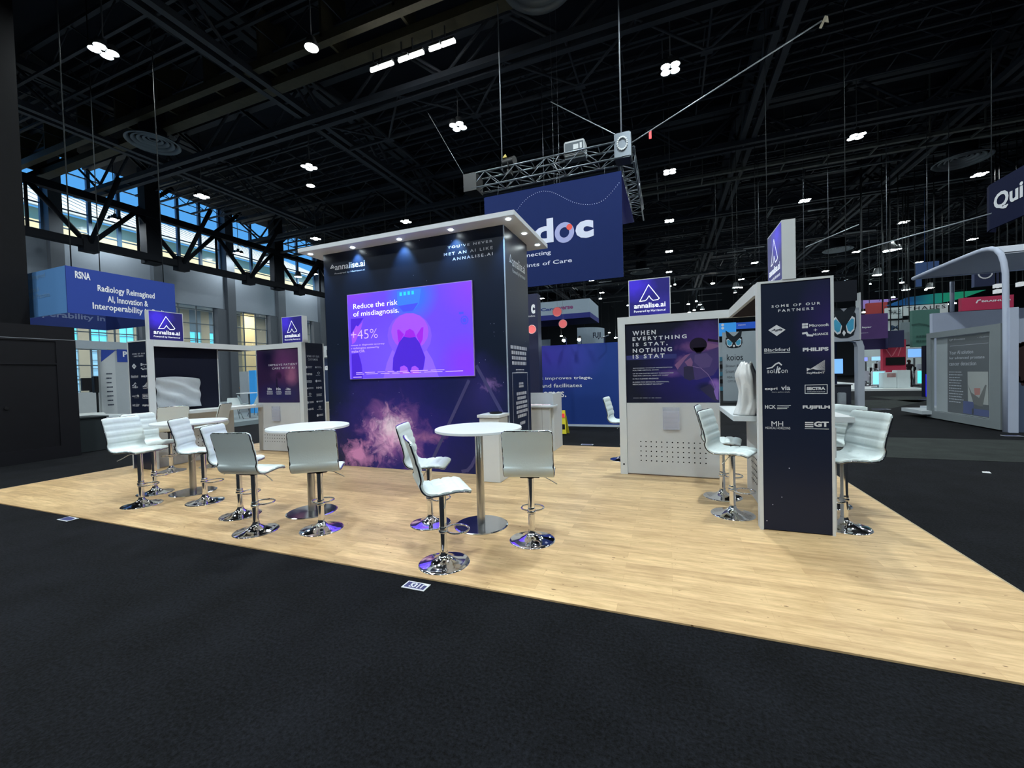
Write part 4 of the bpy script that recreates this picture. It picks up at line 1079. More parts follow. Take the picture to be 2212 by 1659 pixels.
a1, b1 = PBW.px(*R5(712, 905)); text(L, PBW, 'comes.', (a1-.85, b1-.17, a1, b1), bold=.01)
L.build('sentence', PRINT, bw)
for i, u in enumerate((1160, 1218.5, 1251.5)):
    p = onY(u, 745, BY-.25); p.z = 2.55
    t = thing('clip_light', 'small bright clip light on top of the blue wall, %s from the left' % ordn[i], 'spotlight', p)
    a = MB(); a.tube([(p.x, BY+.05, 2.43), (p.x, BY+.05, 2.62), (p.x, BY-.2, 2.62)], .012, 6); a.build('arm', GREY, t)
    a = MB(); a.cyl((p.x, BY-.18, 2.62), (p.x, BY-.27, 2.54), .05, .06, 12); a.build('head', RUBBER, t)
    a = MB(); a.cyl((p.x, BY-.271, 2.539), (p.x, BY-.277, 2.534), .05, n=12); a.build('lens', COOL, t)
p = onY(1303, 740, BY-.2)
a = MB(); a.tube([(p.x, BY+.05, 2.43), (p.x, BY+.05, 2.6), (p.x+.15, BY-.2, 2.62), (p.x-.05, BY-.25, 2.55)], .02, 6); tag(a.build('clip_light', GREY), 'unlit clip light at the right end of the blue wall', 'spotlight')
# column board with round lamps/discs
dc = thing('disc_column', 'tall dark blue column board with logo letter c beside the tower', 'display column', (-3.3, 10.6, 0))
q = onY(1160, 630, 10.6); q0 = onY(1120, 630, 10.6)
b = MB(); b.box(q0.x-.3, q.x, 10.6, 10.9, .0, 3.75); b.build('board', mat('deep_navy', (.008, .012, .055), .6), dc)
PCB = Pl('y', 10.6, .004); L = MB(); ptext(L, PCB, 'c', (1147.5, 678), (1155.5, 657), bold=.05); ptext(L, PCB, 'aidoc', (1141, 685), (1156, 680)); L.build('lettering', PRINT, dc)
for i, (u, v, r, yy, lab) in enumerate([(1149, 711.5, 9.2, 10.3, 'pink disc cut off by the edge of the tower'), (1203.5, 673.5, 10, 13.2, 'upper pink disc in front of the white and blue banner'), (1216, 699.5, 8.8, 13.2, 'lower pink disc below the white and blue banner')]):
    p = onY(u, v, yy); rr = r/FPX*yy*1.02; t = thing('pink_disc_sign', lab, 'sign', p)
    a = MB(); a.cyl((p.x, yy, p.z), (p.x, yy+.03, p.z), rr, n=36, smooth=False); a.build('disc', PINK, t)
    a = MB(); a.tube([(p.x+rr*math.cos(k*math.pi/18), yy-.002, p.z+rr*math.sin(k*math.pi/18)) for k in range(36)], .008, 5, closed=True); a.build('rim', mat('pale_pink_rim', (.9, .55, .55), .5), t)
    a = MB(); a.cyl((p.x, yy+.03, p.z), (p.x-(.1 if i == 0 else 0), 10.61 if i == 0 else yy+.03, p.z if i == 0 else 15.6), .01 if i == 0 else .004, n=4)
    a.build('suspension_wire', GREY, t)
# hanging aidoc banner
bn = thing('hanging_banner', 'huge dark blue hanging banner with white doc lettering and a dotted wave', 'banner', (-3.2, BY, 4.25))
XB0, XB1, ZB0, ZB1 = -5.36, -1.135, 4.255, 7.215
b = MB(); b.box(XB0, XB1, BY, BY+.05, ZB0, ZB1); b.build('front_panel', BLUE, bn)
b = MB(); b.prism([(XB1-.04, BY+.05, ZB1), (XB1-.04, 16.9, ZB1+.2), (XB1-.04, 12.25, 5.80), (XB1-.04, BY+.05, 5.79)], (.035, 0, 0)); b.build('side_gusset', mat('royal_blue_fabric', (.005, .007, .085), .9, spec=.03), bn)
PBn = Pl('y', BY, .005); L = MB()
def R3(x, y): return (1000+x/3.687, 250+y/3.687)
ptext(L, PBn, 'd', R3(567, 1028), R3(718, 812), bold=.035); ptext(L, PBn, 'c', R3(898, 985), R3(1040, 822), bold=.06)
L.build('large_letters', mat('banner_white', (.60, .63, .80), .5), bn)
L = MB(); a, b_ = PBn.px(*R3(808, 930)); ra = PBn.px(*R3(886, 930))[0]-a; n = 40
for k in range(n):
    t0, t1 = 2*math.pi*k/n, 2*math.pi*(k+1)/n
    L.poly([PBn.p(a+ra*f_*math.cos(t_), b_+ra*1.03*f_*math.sin(t_)) for f_, t_ in ((.5, t0), (1, t0), (1, t1), (.5, t1))])
L.build('letter_ring', mat('banner_lilac', (.32, .34, .62), .5), bn)
L = MB(); a, b_ = PBn.px(*R3(848, 886)); ell(L, PBn, a, b_, ra*.30, ra*.30, e=.004); L.build('red_dot', mat('banner_red', (.75, .07, .05), .5), bn)
L = MB()
ptext(L, PBn, 'Connecting', R3(395, 1152), R3(700, 1070), bold=.008); ptext(L, PBn, 'All Points of Care', R3(330, 1232), R3(868, 1132), bold=.008)
L.build('small_letters', mat('banner_white', (.60, .63, .80), .5), bn)
L = MB()
W_ = [(432, 750), (470, 700), (520, 650), (580, 615), (640, 600), (700, 605), (760, 630), (820, 662), (880, 690), (950, 706), (1010, 709), (1070, 697), (1130, 668), (1180, 615), (1220, 565), (1256, 520)]
pt = [Vector(PBn.px(*R3(*q))) for q in W_]; acc = 0; prev = pt[0]
for i in range(len(pt)-1):
    seg = pt[i+1]-pt[i]; l = seg.length; s_ = (-acc) % .0665
    while s_ < l: c_ = pt[i]+seg*(s_/l); ell(L, PBn, c_.x, c_.y, .011, .011, n=8); s_ += .0665
    acc += l
L.build('dotted_wave', mat('banner_dots', (.45, .48, .7), .5), bn)['kind'] = 'stuff'
# lighting truss above it
TRM = mat('truss_aluminium', (.20, .23, .27), .35, .85)
def boxtruss(name, p0, p1, s_, label, step=.5):
    t = thing(name, label, 'lighting truss', p0); p0 = Vector(p0); p1 = Vector(p1); d = (p1-p0); n = int(d.length/step); d.normalize()
    side = d.cross(Vector((0, 0, 1))).normalized()*s_/2; up = Vector((0, 0, s_/2))
    b = MB()
    for a_ in (1, -1):
        for c_ in (1, -1): b.tube([p0+side*a_+up*c_, p1+side*a_+up*c_], .028, 7)
    b.build('chords', TRM, t); b = MB()
    for k in range(n):
        q0 = p0+d*(k*step); q1 = p0+d*((k+1)*step); s1 = 1 if k % 2 else -1
        for a_ in (1, -1): b.tube([q0+side*a_+up*s1, q1+side*a_-up*s1], .013, 5)
        for c_ in (1, -1): b.tube([q0+side*s1+up*c_, q1-side*s1+up*c_], .013, 5); b.tube([q0+side+up*c_, q0-side+up*c_], .013, 5)
    b.build('lacing', TRM, t); return t
TZc = 7.85
tr1 = boxtruss('lighting_truss', (-5.75, BY+.1, TZc-.1), (-1.1, BY+.1, TZc-.1), .45, 'long aluminium box truss carrying the huge dark blue banner')
b = MB(); b.box(-6.0, -5.55, BY-.15, BY+.35, TZc-.4, TZc+.15)
b.build('corner_block', BLACKM, tr1)
b = MB(); b.bbox(-1.3, -.85, BY-.15, BY+.35, TZc-.35, TZc+.35, .03); b.build('corner_block', TRM, tr1)
b = MB()
for k in range(18):
    a_ = math.radians(k*20); b.cyl((-1.075+.13*math.cos(a_), BY-.17, TZc+.02+.17*math.sin(a_)), (-1.075+.13*math.cos(a_), BY-.2, TZc+.02+.17*math.sin(a_)), .025, n=6)
b.build('shackle_ring', WHITE, tr1)
tr2 = boxtruss('lighting_truss', (-1.05, BY+.6, TZc+.05), (-1.05, 17.6, TZc+.05), .45, 'aluminium truss running away from the right corner of the huge blue banner')
b = MB()
for x in (-4.9, -3.0, -1.6): b.tube([(x, BY+.1, TZc-.3), (x, BY+.025, ZB1-.01)], .008, 5)
b.build('banner_hooks', GREY, tr1)
# hoist lines and stay cables
def cable(p0, p1, label, r=.014, mm=None):
    b = MB(); b.tube([p0, p1], r, 6); return tag(b.build('suspension_cable', mm or mat('steel_cable', (.42, .46, .52), .4, .5)), label, 'cable')
def up(u, v, y, z1=15.4): p = onY(u, v, y); return (p.x, y, z1)
cable((-1.12, BY+.1, TZc+.3), (-1.12, BY+.1, 15.6), 'thick vertical hoist cable over the right end of the banner truss', .022)
cable((-4.75, BY+.1, TZc+.15), (-4.75, BY+.1, 15.6), 'vertical hoist cable over the left lamp of the banner truss', .02)
q = onY(1175, 700, 16.5); cable((onY(1175, 400, 16.5).x, 16.5, 7.4), (onY(1175, 400, 16.5).x, 16.5, 15.6), 'thin dark vertical cable behind the middle of the banner truss', .012, GREY)
q = onY(1173, 215, 15.6); cable((-1.15, BY+.1, TZc+.35), tuple(onY(1190, 220, 14.0)), 'stay cable slanting up left from the right truss corner', .014)
cable((-.9, BY+.1, TZc+.1), tuple(onY(1775, 45, 13.0)), 'long stay cable slanting up right from the truss corner, red flag on it', .018)
cable((-5.9, BY+.1, TZc-.1), tuple(onY(925, 245, 12.5)), 'stay cable slanting up left from the black truss corner', .012, GREY)
fp = Vector((-.9, BY+.1, TZc+.1)).lerp(onY(1775, 45, 13.0), .115)
b = MB(); b.box(fp.x-.035, fp.x+.035, fp.y-.01, fp.y+.01, fp.z-.22, fp.z-.01); tag(b.build('red_flag', mat('red_tape', (.8, .03, .04), .5, emit=(1, .1, .1), es=.15)), 'short red ribbon hanging from the long stay cable', 'ribbon')
fp = onY(1772, 48, 13.0); b = MB(); b.prism([(fp.x-.03, 13, fp.z-.14), (fp.x+.1, 13, fp.z+.14), (fp.x+.17, 13.02, fp.z+.12), (fp.x+.18, 13, fp.z-.06), (fp.x+.1, 13.02, fp.z), (fp.x+.03, 13, fp.z-.16)], (0, .02, 0))
tag(b.build('tape_flag', mat('masking_tape', (.5, .45, .35), .6)), 'pale tape flag at the upper end of the long stay cable', 'tape')
# projector and black spot fixture
px_ = onY(1243, 326, BY+.1)
pr = thing('projector', 'silver projector box sitting on top of the banner truss', 'projector', (px_.x, BY+.1, px_.z-.3))
b = MB(); b.bbox(px_.x-.30, px_.x+.30, BY-.1, BY+.35, px_.z-.2, px_.z+.22, .03); b.build('casing', mat('silver_casing', (.5, .53, .56), .4, .3), pr)
b = MB(); b.box(px_.x-.26, px_.x+.27, BY-.112, BY-.102, px_.z-.15, px_.z+.15); b.build('front_plate', mat('dark_plate', (.10, .12, .14), .4), pr)
b = MB(); b.box(px_.x-.02, px_.x+.13, BY-.12, BY-.113, px_.z-.06, px_.z+.08); b.box(px_.x+.17, px_.x+.23, BY-.12, BY-.113, px_.z-.06, px_.z+.1); b.build('panel_windows', WHITE, pr)
b = MB(); b.box(px_.x-.28, px_.x-.2, BY, BY+.25, TZc+.12, px_.z-.2); b.box(px_.x+.2, px_.x+.28, BY, BY+.25, TZc+.12, px_.z-.2); b.box(px_.x-.3, px_.x+.3, BY, BY+.25, px_.z-.26, px_.z-.21); b.build('feet', TRM, pr)
b = MB(); b.tube([(px_.x-.3, BY+.1, px_.z-.02), (px_.x-.5, BY+.05, px_.z-.05), (px_.x-.62, BY, px_.z-.3), (px_.x-.5, BY, px_.z-.55), (px_.x-.3, BY, px_.z-.45)], .014, 6); b.build('cable', mat('pale_cable', (.4, .42, .45), .5), pr)
fx = onY(1101, 350, BY)
sp2 = thing('stage_light', 'black cylindrical stage light on the left end of the banner truss', 'stage light', (fx.x, BY, fx.z))
b = MB(); b.cyl((fx.x-.2, BY, fx.z), (fx.x+.2, BY-.1, fx.z-.04), .11, .13, 20); b.build('barrel', BLACKM, sp2)
b = MB(); b.tube([(fx.x, BY-.15, fx.z), (fx.x, BY-.15, fx.z-.25), (fx.x, BY+.15, fx.z-.25), (fx.x, BY+.15, fx.z)], .02, 6); b.box(fx.x-.06, fx.x+.06, BY-.1, BY+.1, TZc-.1, fx.z-.25); b.build('yoke', BLACKM, sp2)
b = MB(); b.prism([(fx.x-.2, BY-.1, fx.z+.12), (fx.x-.1, BY-.1, fx.z+.22), (fx.x-.06, BY-.1, fx.z+.12)], (0, .06, 0)); b.build('yellow_tag', mat('yellow_tag', (.6, .48, .1), .5), sp2)

# white and blue banner, round Fuji banner, pale panel
def banner_y(name, label, u0, v0, u1, v1, y, m0, d=.08, cat='banner', hang=None):
    a0 = onY(u0, v1, y); a1 = onY(u1, v0, y); t = thing(name, label, cat, (a0.x, y, a0.z))
    b = MB(); b.box(a0.x, a1.x, y, y+d, min(a0.z, a1.z), max(a0.z, a1.z)); b.build('panel', m0, t)
    if hang:
        b = MB()
        for x in (a0.x+.1*(a1.x-a0.x), a0.x+.9*(a1.x-a0.x)): b.tube([(x, y+d/2, max(a0.z, a1.z)), (x, y+d/2, 15.6)], .012, 4)
        b.build('hanging_wires', WIRE, t)
    return t, a0.x, a1.x, min(a0.z, a1.z), max(a0.z, a1.z)
PALE = mat('pale_banner', (.33, .42, .52), .7)
yc = 24.0
A = onY(1161, 656, yc); Bq = onY(1273.5, 642.5, yc); C_ = onY(1164, 693.5, yc); Dq = onY(1274, 686, yc); zt, zm, zb_ = (A.z+Bq.z)/2, onY(1161, 683, yc).z, (C_.z)
cb = thing('hanging_banner', 'white box banner with blue lower stripe, partly behind two pink discs', 'banner', (A.x, yc, zb_))
E2 = onY(1288, 654, yc)
dd = 3.2
b = MB(); b.box(A.x-2, Bq.x, yc, yc+dd, zm, zt); b.build('white_box', PALE, cb)
b = MB(); b.box(A.x-2, Bq.x+.01, yc-.01, yc+dd+.01, zb_, zm-.001); b.build('blue_stripe', mat('stripe_blue', (.012, .02, .22), .7), cb)
b = MB()
for x in (A.x, Bq.x-.3): b.tube([(x, yc+.3, zt), (x, yc+.3, 15.6)], .02, 5)
b.build('hanging_wires', WIRE, cb)
PCv = Pl('y', yc, .01); L = MB()
def R7(x, y): return (1130+x/9.617, 600+y/9.617)
ptext(L, PCv, 'Care', R7(365, 700), R7(690, 610), bold=.04); L.build('lettering_blue', mat('print_blue', (.02, .05, .25), .5), cb)
L = MB(); ptext(L, PCv, 'verse', R7(740, 668), R7(1038, 578), bold=.04); L.build('lettering_red', mat('print_violet_red', (.25, .05, .2), .5), cb)
L = MB(); ptext(L, PCv, 'for better outcomes', R7(1105, 672), R7(1325, 648)); L.build('small_lettering', GREY, cb)
# curved banner with dark letters
yf = 30; fj = thing('hanging_banner', 'pale curved hanging banner with dark letters FUJI above the blue wall', 'banner', tuple(onY(1250, 740, yf)))
a0 = onY(1247.5, 739, yf); a1 = onY(1299, 739, yf); ztf = onY(1248, 708, yf).z; zbf = a0.z-.6
arc = []
for k in range(13):
    t_ = k/12; x = a0.x+(a1.x-a0.x)*math.sin(t_*math.pi/2); y = yf+1.6*(1-math.cos(t_*math.pi/2)); arc.append((x, y))
b = MB(); vs = [(x, y, z) for z in (zbf, ztf) for x, y in arc]+[(x, y+.06, z) for z in (zbf, ztf) for x, y in arc]
n = 13; b.add(vs, [(k, k+1, n+k+1, n+k) for k in range(12)]+[(2*n+k+1, 2*n+k, 3*n+k, 3*n+k+1) for k in range(12)]+[(n+k, n+k+1, 3*n+k+1, 3*n+k) for k in range(12)]+[(k+1, k, 2*n+k, 2*n+k+1) for k in range(12)], 0, False); b.build('curved_panel', PALE, fj)
L = MB(); ptext(L, Pl('y', yf, .02), 'FUJI', R7(1452, 1285), R7(1612, 1130), bold=.03); L.build('lettering', mat('print_dark', (.02, .03, .06), .5), fj)
b = MB(); b.tube([(a0.x+.5, yf+.3, ztf), (a0.x+.5, yf+.3, 15.6)], .02, 5); b.tube([(a1.x-.3, yf+1, ztf), (a1.x-.3, yf+1, 15.6)], .02, 5); b.build('hanging_wires', WIRE, fj)
t, *_ = banner_y('hanging_banner', 'small plain pale panel just above the left end of the blue wall', 1161, 733, 1188, 752, 28, PALE, hang=True)
# wet floor sign
ws = onY(1222, 930, 10.8); wx = G(1222, 934).x; wy = G(1222, 938).y
wt = thing('wet_floor_sign', 'yellow folding wet floor sign beside the blue wall', 'floor sign', (wx, wy, 0))
YEL = mat('yellow_plastic', (.72, .62, .03), .4)
b = MB(); b.prism([(wx-.17, wy-.14, .02), (wx+.13, wy-.14, .02), (wx+.07, wy, .62), (wx-.11, wy, .62)], (0, .02, 0)); b.build('front_leaf', YEL, wt)
b = MB(); b.prism([(wx-.17, wy+.2, .0), (wx+.13, wy+.2, .0), (wx+.07, wy+.03, .62), (wx-.11, wy+.03, .62)], (0, .02, 0)); b.build('rear_leaf', YEL, wt)
b = MB(); b.prism([(wx-.01, wy-.052, .44), (wx+.08, wy-.052, .44), (wx+.06, wy-.025, .54), (wx+.0, wy-.025, .54)], (0, .004, 0)); b.build('red_mark', mat('red_tape', (.8, .03, .04), .5), wt)
b = MB(); b.prism([(wx+.0, wy-.115, .14), (wx+.09, wy-.115, .14), (wx+.08, wy-.085, .27), (wx+.01, wy-.085, .27)], (0, .004, 0)); b.build('black_mark', RUBBER, wt)
b = MB(); b.box(wx-.18, wx+.14, wy-.16, wy-.12, 0, .03); b.build('foot', RUBBER, wt)

# ================================================================== owl booth
OW = mat('owl_dark', (.015, .02, .028), .5); OC = mat('owl_cyan', (.06, .38, .62), .5); OBG = mat('owl_board', (.42, .46, .54), .6)
yk = 21.4
kb = thing('rollup_banner', 'tall grey rollup banner with owl face and koios lettering seen over the counter', 'banner', tuple(onY(1590, 866, yk)))
a0 = onY(1565, 866, yk); a1 = onY(1645, 700, yk)
b = MB(); b.box(a0.x-.05, a1.x, yk, yk+.05, .05, onY(1565, 718, yk).z); b.build('screen_sheet', mat('grey_sheet', (.36, .42, .47), .6), kb)
b = MB(); b.box(a0.x-.05, a1.x, yk-.1, yk+.12, 0, .08); b.build('foot', GREY, kb)
def owl(pl, cu, v0, hw_, v1, parent, tip=0.0):
    """owl face mark: centre column cu, half width hw_, rows v0..v1"""
    c0, zt0 = pl.px(cu, v0); c1, zb0 = pl.px(cu+hw_, v1); hw2 = c1-c0; _, zb0 = pl.px(cu, v1)
    def Q(x, y): return (c0+hw2*x, zt0-(zt0-zb0)*y)
    brow = [(0, .10), (.25, .0), (.6, -.05-tip*.5), (1.0, -.05-tip), (.88, .12), (.55, .34), (.2, .56), (0, .72)]
    ring = [(.98, .20), (1.02, .62), (.78, .92), (.3, 1.0), (0, 1.0), (0, .7), (.15, .58), (.6, .30), (.88, .14)]
    rim = [(.13, .53), (.66, .26), (.90, .33), (.86, .74), (.54, .88), (.27, .83)]
    eye = [(.2, .54), (.66, .34), (.83, .39), (.79, .70), (.53, .81), (.32, .76)]
    L = MB(); R_ = MB(); E_ = MB()
    for sg in (1, -1):
        for P_, M_, e in ((brow, L, .006), (ring, L, .001), (rim, R_, .003), (eye, E_, .005)):
            pts = [Q(sg*x, y) for x, y in P_]; shape(M_, pl, pts if sg > 0 else pts[::-1], 0, e)
    shape(R_, pl, [Q(-.15, .83), Q(0, .73), Q(.15, .83), Q(0, .95)], 0, .007)
    L.build('owl_outline', OW, parent); R_.build('owl_rims', PRINT, parent); E_.build('owl_eyes', OC, parent)
PK = Pl('y', yk, .01)
owl(PK, 1585, 724, 18.5, 752, kb, .35)
L = MB(); ptext(L, PK, 'koios', (1570, 779), (1604.5, 764)); L.build('lettering', OW, kb)
L = MB(); ptext(L, PK, 'Breast & Thyroid', (1568, 795), (1625, 786)); ptext(L, PK, 'Smart Ultrasound', (1568, 806), (1625, 797)); ptext(L, PK, 'FDA cleared, CE', (1571, 818), (1615, 812)); ptext(L, PK, 'CPT III Code', (1572, 826), (1605, 821)); L.build('small_lettering', GREY, kb)
t, x0_, x1_, z0_, z1_ = banner_y('header_sign', 'bright blue header board with small white icons over the rollup banner', 1546, 696, 1590, 727, 24, mat('header_sky', (.03, .28, .75), .5, emit=(.03, .3, .8), es=.35), hang=True)
L = MB(); pl = Pl('y', 24, .02); 
for v in (702, 709): a, b_ = pl.px(1561, v); ell(L, pl, a, b_, .07, .07, n=12)
L.build('icons', PRINT, t)
t, x0_, x1_, z0_, z1_ = banner_y('header_sign', 'royal blue header board with tiny lettering right of the sky blue one', 1590.5, 694, 1640, 711, 24, mat('header_royal', (.01, .08, .5), .5, emit=(.01, .08, .5), es=.35), hang=True)
L = MB(); ptext(L, pl, 'VISION', (1594, 704), (1610, 700)); L.build('lettering', PRINT, t)
# clutter behind the counter: pale shelving booth
b = MB(); p = onY(1548, 800, 33); p2 = onY(1568, 800, 33)
b.box(p.x-1, p2.x+1.5, 33, 33.2, 0, onY(1555, 740, 33).z); tag(b.build('shelf_wall', mat('pale_shelf', (.35, .4, .45), .6)), 'pale shelf wall far behind the rollup banner', 'wall unit')
for k in range(5):
    u, v = 1556, 775+k*16; q = onY(u, v, 32.5); b = MB(); b.box(q.x-.35, q.x+.35, 32.4, 32.9, q.z-.18, q.z+.12)
    tag(b.build('monitor', RUBBER if k % 2 else mat('screen_teal', (.05, .2, .3), .4)), 'small dark device, %s down on the pale shelf wall beyond the poster edge' % ordn[k], 'monitor')
# arch with owl at the right of the pillar
ya = 16.8
ar = thing('owl_arch', 'pale booth arch with cropped owl face right of the partners pillar', 'booth arch', tuple(G(1858, 892)))
X = lambda u, v: onY(u, v, ya).x
Zq = lambda u, v: onY(u, v, ya).z
b = MB(); b.box(X(1690, 700), X(1857, 700), ya, ya+.25, Zq(1857, 736), Zq(1857, 664)); b.build('header', OBG, ar)
b = MB(); b.box(X(1853, 800), X(1867, 800), ya-.02, ya+.27, 0, Zq(1860, 748)); 
b.prism([(X(1838, 736), ya, Zq(1840, 736)), (X(1849, 738), ya, Zq(1849, 739)), (X(1853, 745), ya, Zq(1853, 750)), (X(1867, 745), ya, Zq(1866, 748)), (X(1863, 738), ya, Zq(1862, 736)), (X(1857, 734), ya, Zq(1857, 734))], (0, .25, 0))
b.build('leg', OBG, ar)
b = MB(); b.box(X(1855, 640), X(1858.5, 640), ya-.03, ya+.25, Zq(1857, 734), Zq(1857, 632)); b.build('edge_strip', WHITE, ar)
owl(Pl('y', ya, .02), 1822, 667, 27, 730, ar)
b = MB(); b.box(X(1700, 700), X(1838, 800), ya+1.2, ya+1.3, 0, Zq(1838, 735)+.1); tag(b.build('navy_wall', mat('booth_navy', (.010, .016, .045), .5)), 'dark navy booth wall under the owl arch', 'exhibition wall')
q0, q1 = onY(1803, 807, ya+1.1), onY(1821, 775, ya+1.1)
t = thing('monitor', 'small glowing light blue monitor under the owl arch', 'monitor', tuple(q0)); b = MB(); b.box(q0.x-.2, q1.x+.03, ya+1.12, ya+1.18, q0.z-.03, q1.z+.03); b.build('bezel', RUBBER, t)
b = MB(); b.box(q0.x-.17, q1.x, ya+1.11, ya+1.115, q0.z, q1.z); b.build('screen', mat('lit_blue_screen', (.1, .35, .9), .4, emit=(.25, .55, 1), es=.8), t)
q0, q1 = onY(1803, 868, ya+.6), onY(1836, 830, ya+.6); b = MB(); b.box(q0.x-.4, q1.x, ya+.5, ya+1.0, 0, q1.z-.03); b.box(q0.x-.4, q1.x+.03, ya+.45, ya+1.05, q1.z-.03, q1.z); tag(b.build('counter', mat('dark_counter', (.03, .035, .05), .4)), 'dark counter in front of the navy wall under the owl arch', 'counter')
q0, q1 = onY(1811, 890, ya+.2), onY(1826, 848, ya+.2); b = MB(); b.bbox(q0.x, q1.x, ya+.1, ya+.3, 0, q1.z, .02); tag(b.build('display_panel', mat('mottled_grey', (.3, .34, .38), .5, var=.3)), 'small mottled grey panel standing under the owl arch', 'panel')
t, *_ = banner_y('black_header_board', 'plain black header board above the owl arch', 1640, 604, 1851, 664.5, ya-.3, mat('matt_black', (.012, .014, .022), .8), hang=True)

# ================================================================== glass-fronted booth at far right
QX = 7.0; QW = mat('booth_pale_lilac', (.44, .49, .63), .6); QG = mat('grey_profile', (.20, .23, .25), .5)
gb = thing('glass_booth', 'pale grey booth with glass side wall at far right', 'booth', (QX+2, 14, 0))
b = MB(); b.box(QX+.55, QX+6, 16.3, 16.45, .0, 3.09); b.build('back_wall', QW, gb)
b = MB(); b.box(QX, QX+6, 12.4, 12.52, .0, 2.5); b.box(QX+.0, QX+.14, 12.3, 12.52, 0, 2.75); b.build('front_wall', QW, gb)
b = MB(); b.box(QX+.2, QX+6, 12.6, 16.2, .22, .28); b.box(QX-.25, QX+2, 15.1, 16.2, .12, .22); b.build('shelf_floor', mat('pale_shelf_edge', (.5, .55, .6), .5), gb)
b = MB()
b.box(QX-.03, QX+.05, 12.52, 12.85, .03, 2.43); b.box(QX-.03, QX+.05, 15.15, 15.35, .03, 2.43)
b.box(QX-.03, QX+.05, 12.85, 15.15, .03, .22); b.box(QX-.03, QX+.05, 12.85, 15.15, 2.28, 2.43); b.build('glass_frame', QG, gb)
b = MB(); b.box(QX+.0, QX+.015, 12.85, 15.15, .22, 2.28); b.build('glass_pane', GLASS, gb)
b = MB(); b.box(QX+.10, QX+.14, 12.85, 15.15, .22, 2.28); b.build('glass_backing', mat('backing_pale', (.33, .37, .40), .6), gb)
PQx = Pl('x-', QX+.10, .004)
ga0, gz1 = PQx.px(2047, 725); ga1, gz0 = PQx.px(2137, 870)
def U(u, v): return PQx.px(u, v)
L = MB(); rect(L, PQx, ga0, .24, ga1, 2.24, 0, .0); L.build('poster_sheet', mat('slate_print', (.035, .04, .055), .5), gb)
L = MB()
def R9(x, y): return (1950+x/5.183, 740+y/5.183)
def R10(x, y): return (1950+x/6.382, 500+y/6.382)
def ut(t, lo, hi, **k): a0_, b0_ = U(*lo); a1_, b1_ = U(*hi); text(L, PQx, t, (a0_, b0_, a1_, b1_), e=.003, **k)
ut('QP-Prostate', R10(645, 1515), R10(865, 1462), bold=.02); ut('• Quibim', R10(1035, 1472), R10(1190, 1436), bold=.02)
stroke(L, PQx, [U(*R10(655, 1582)), U(*R10(1185, 1536))], .008, e=.003)
ut('Your AI solution', R9(525, 135), R9(793, 78), bold=.01); ut('for advanced prostate', R9(525, 198), R9(920, 142), bold=.01); ut('cancer detection', R9(525, 258), R9(828, 208), bold=.01)
a0_, b0_ = U(*R9(522, 325)); a1_, _ = U(*R9(690, 325)); bars(L, PQx, a0_, a1_, b0_, 12, .072, .022, e=.003, seed=12)
L.build('poster_lettering', PRINTG, gb)
L = MB(); s9 = lambda pts: [U(*R9(*q)) for q in pts]
shape(L, PQx, s9([(730, 325), (960, 325), (965, 700), (735, 680)]), 0, .003)
shape(L, PQx, s9([(735, 470), (775, 560), (860, 620), (930, 470), (945, 480), (900, 720), (800, 690)]), 1, .005)
shape(L, PQx, s9([(805, 510), (875, 510), (870, 585), (812, 590)]), 2, .006)
L.build('poster_photo', [mat('photo_pale', (.36, .38, .38), .5), mat('photo_dark', (.09, .09, .09), .5), mat('photo_red', (.42, .14, .12), .5)], gb)
L = MB(); a0_, b0_ = U(*R9(682, 790)); a1_, b1_ = U(*R9(800, 665)); rect(L, PQx, a0_, b0_, a1_, b1_, 0, .004); a0_, b0_ = U(*R9(780, 920)); rect(L, PQx, a0_, .26, ga1, .42, 0, .004); L.build('poster_blue_patch', mat('patch_blue', (.012, .03, .20), .4), gb)
# mural of a curly haired person on the front wall
PF = Pl('y', 12.4, .004); f9 = lambda pts: [PF.px(*R9(*q)) for q in pts]
mu_ = thing('wall_mural', 'printed photo mural of a person with curly hair and grey jumper at the right edge', 'mural', (QX+.5, 12.4, 0))
L = MB(); shape(L, PF, f9([(1203, 1010), (1205, 640), (1240, 520), (1300, 450), (1358, 430), (1460, 420), (1560, 520), (1580, 1010)]), 0, 0)
L.build('jumper', art('jumper_print', (.085, .115, .19), [(7.4, .9, .1, .6, (.04, .05, .10), .8, .8, 9), (7.7, .6, .1, .6, (.14, .17, .25), .8, .8, 9)], rough=.6), mu_)
L = MB(); rnd = random.Random(2)
cx0, cz0 = PF.px(*R9(1390, 230))
ell(L, PF, cx0, cz0, .24, .44, 0, .001)
for k in range(70):
    a_ = rnd.uniform(0, 6.28); ell(L, PF, cx0+.24*math.cos(a_)*rnd.uniform(.85, 1.12), cz0+.46*math.sin(a_)*rnd.uniform(.85, 1.05), rnd.uniform(.02, .05), rnd.uniform(.02, .06), 0, .002, 9)
L.build('hair', mat('hair_print', (.035, .018, .02), .6), mu_)
L = MB(); ell(L, PF, cx0+.1, cz0-.08, .14, .22, 0, .003); L.build('face', mat('skin_print', (.32, .16, .11), .5), mu_)
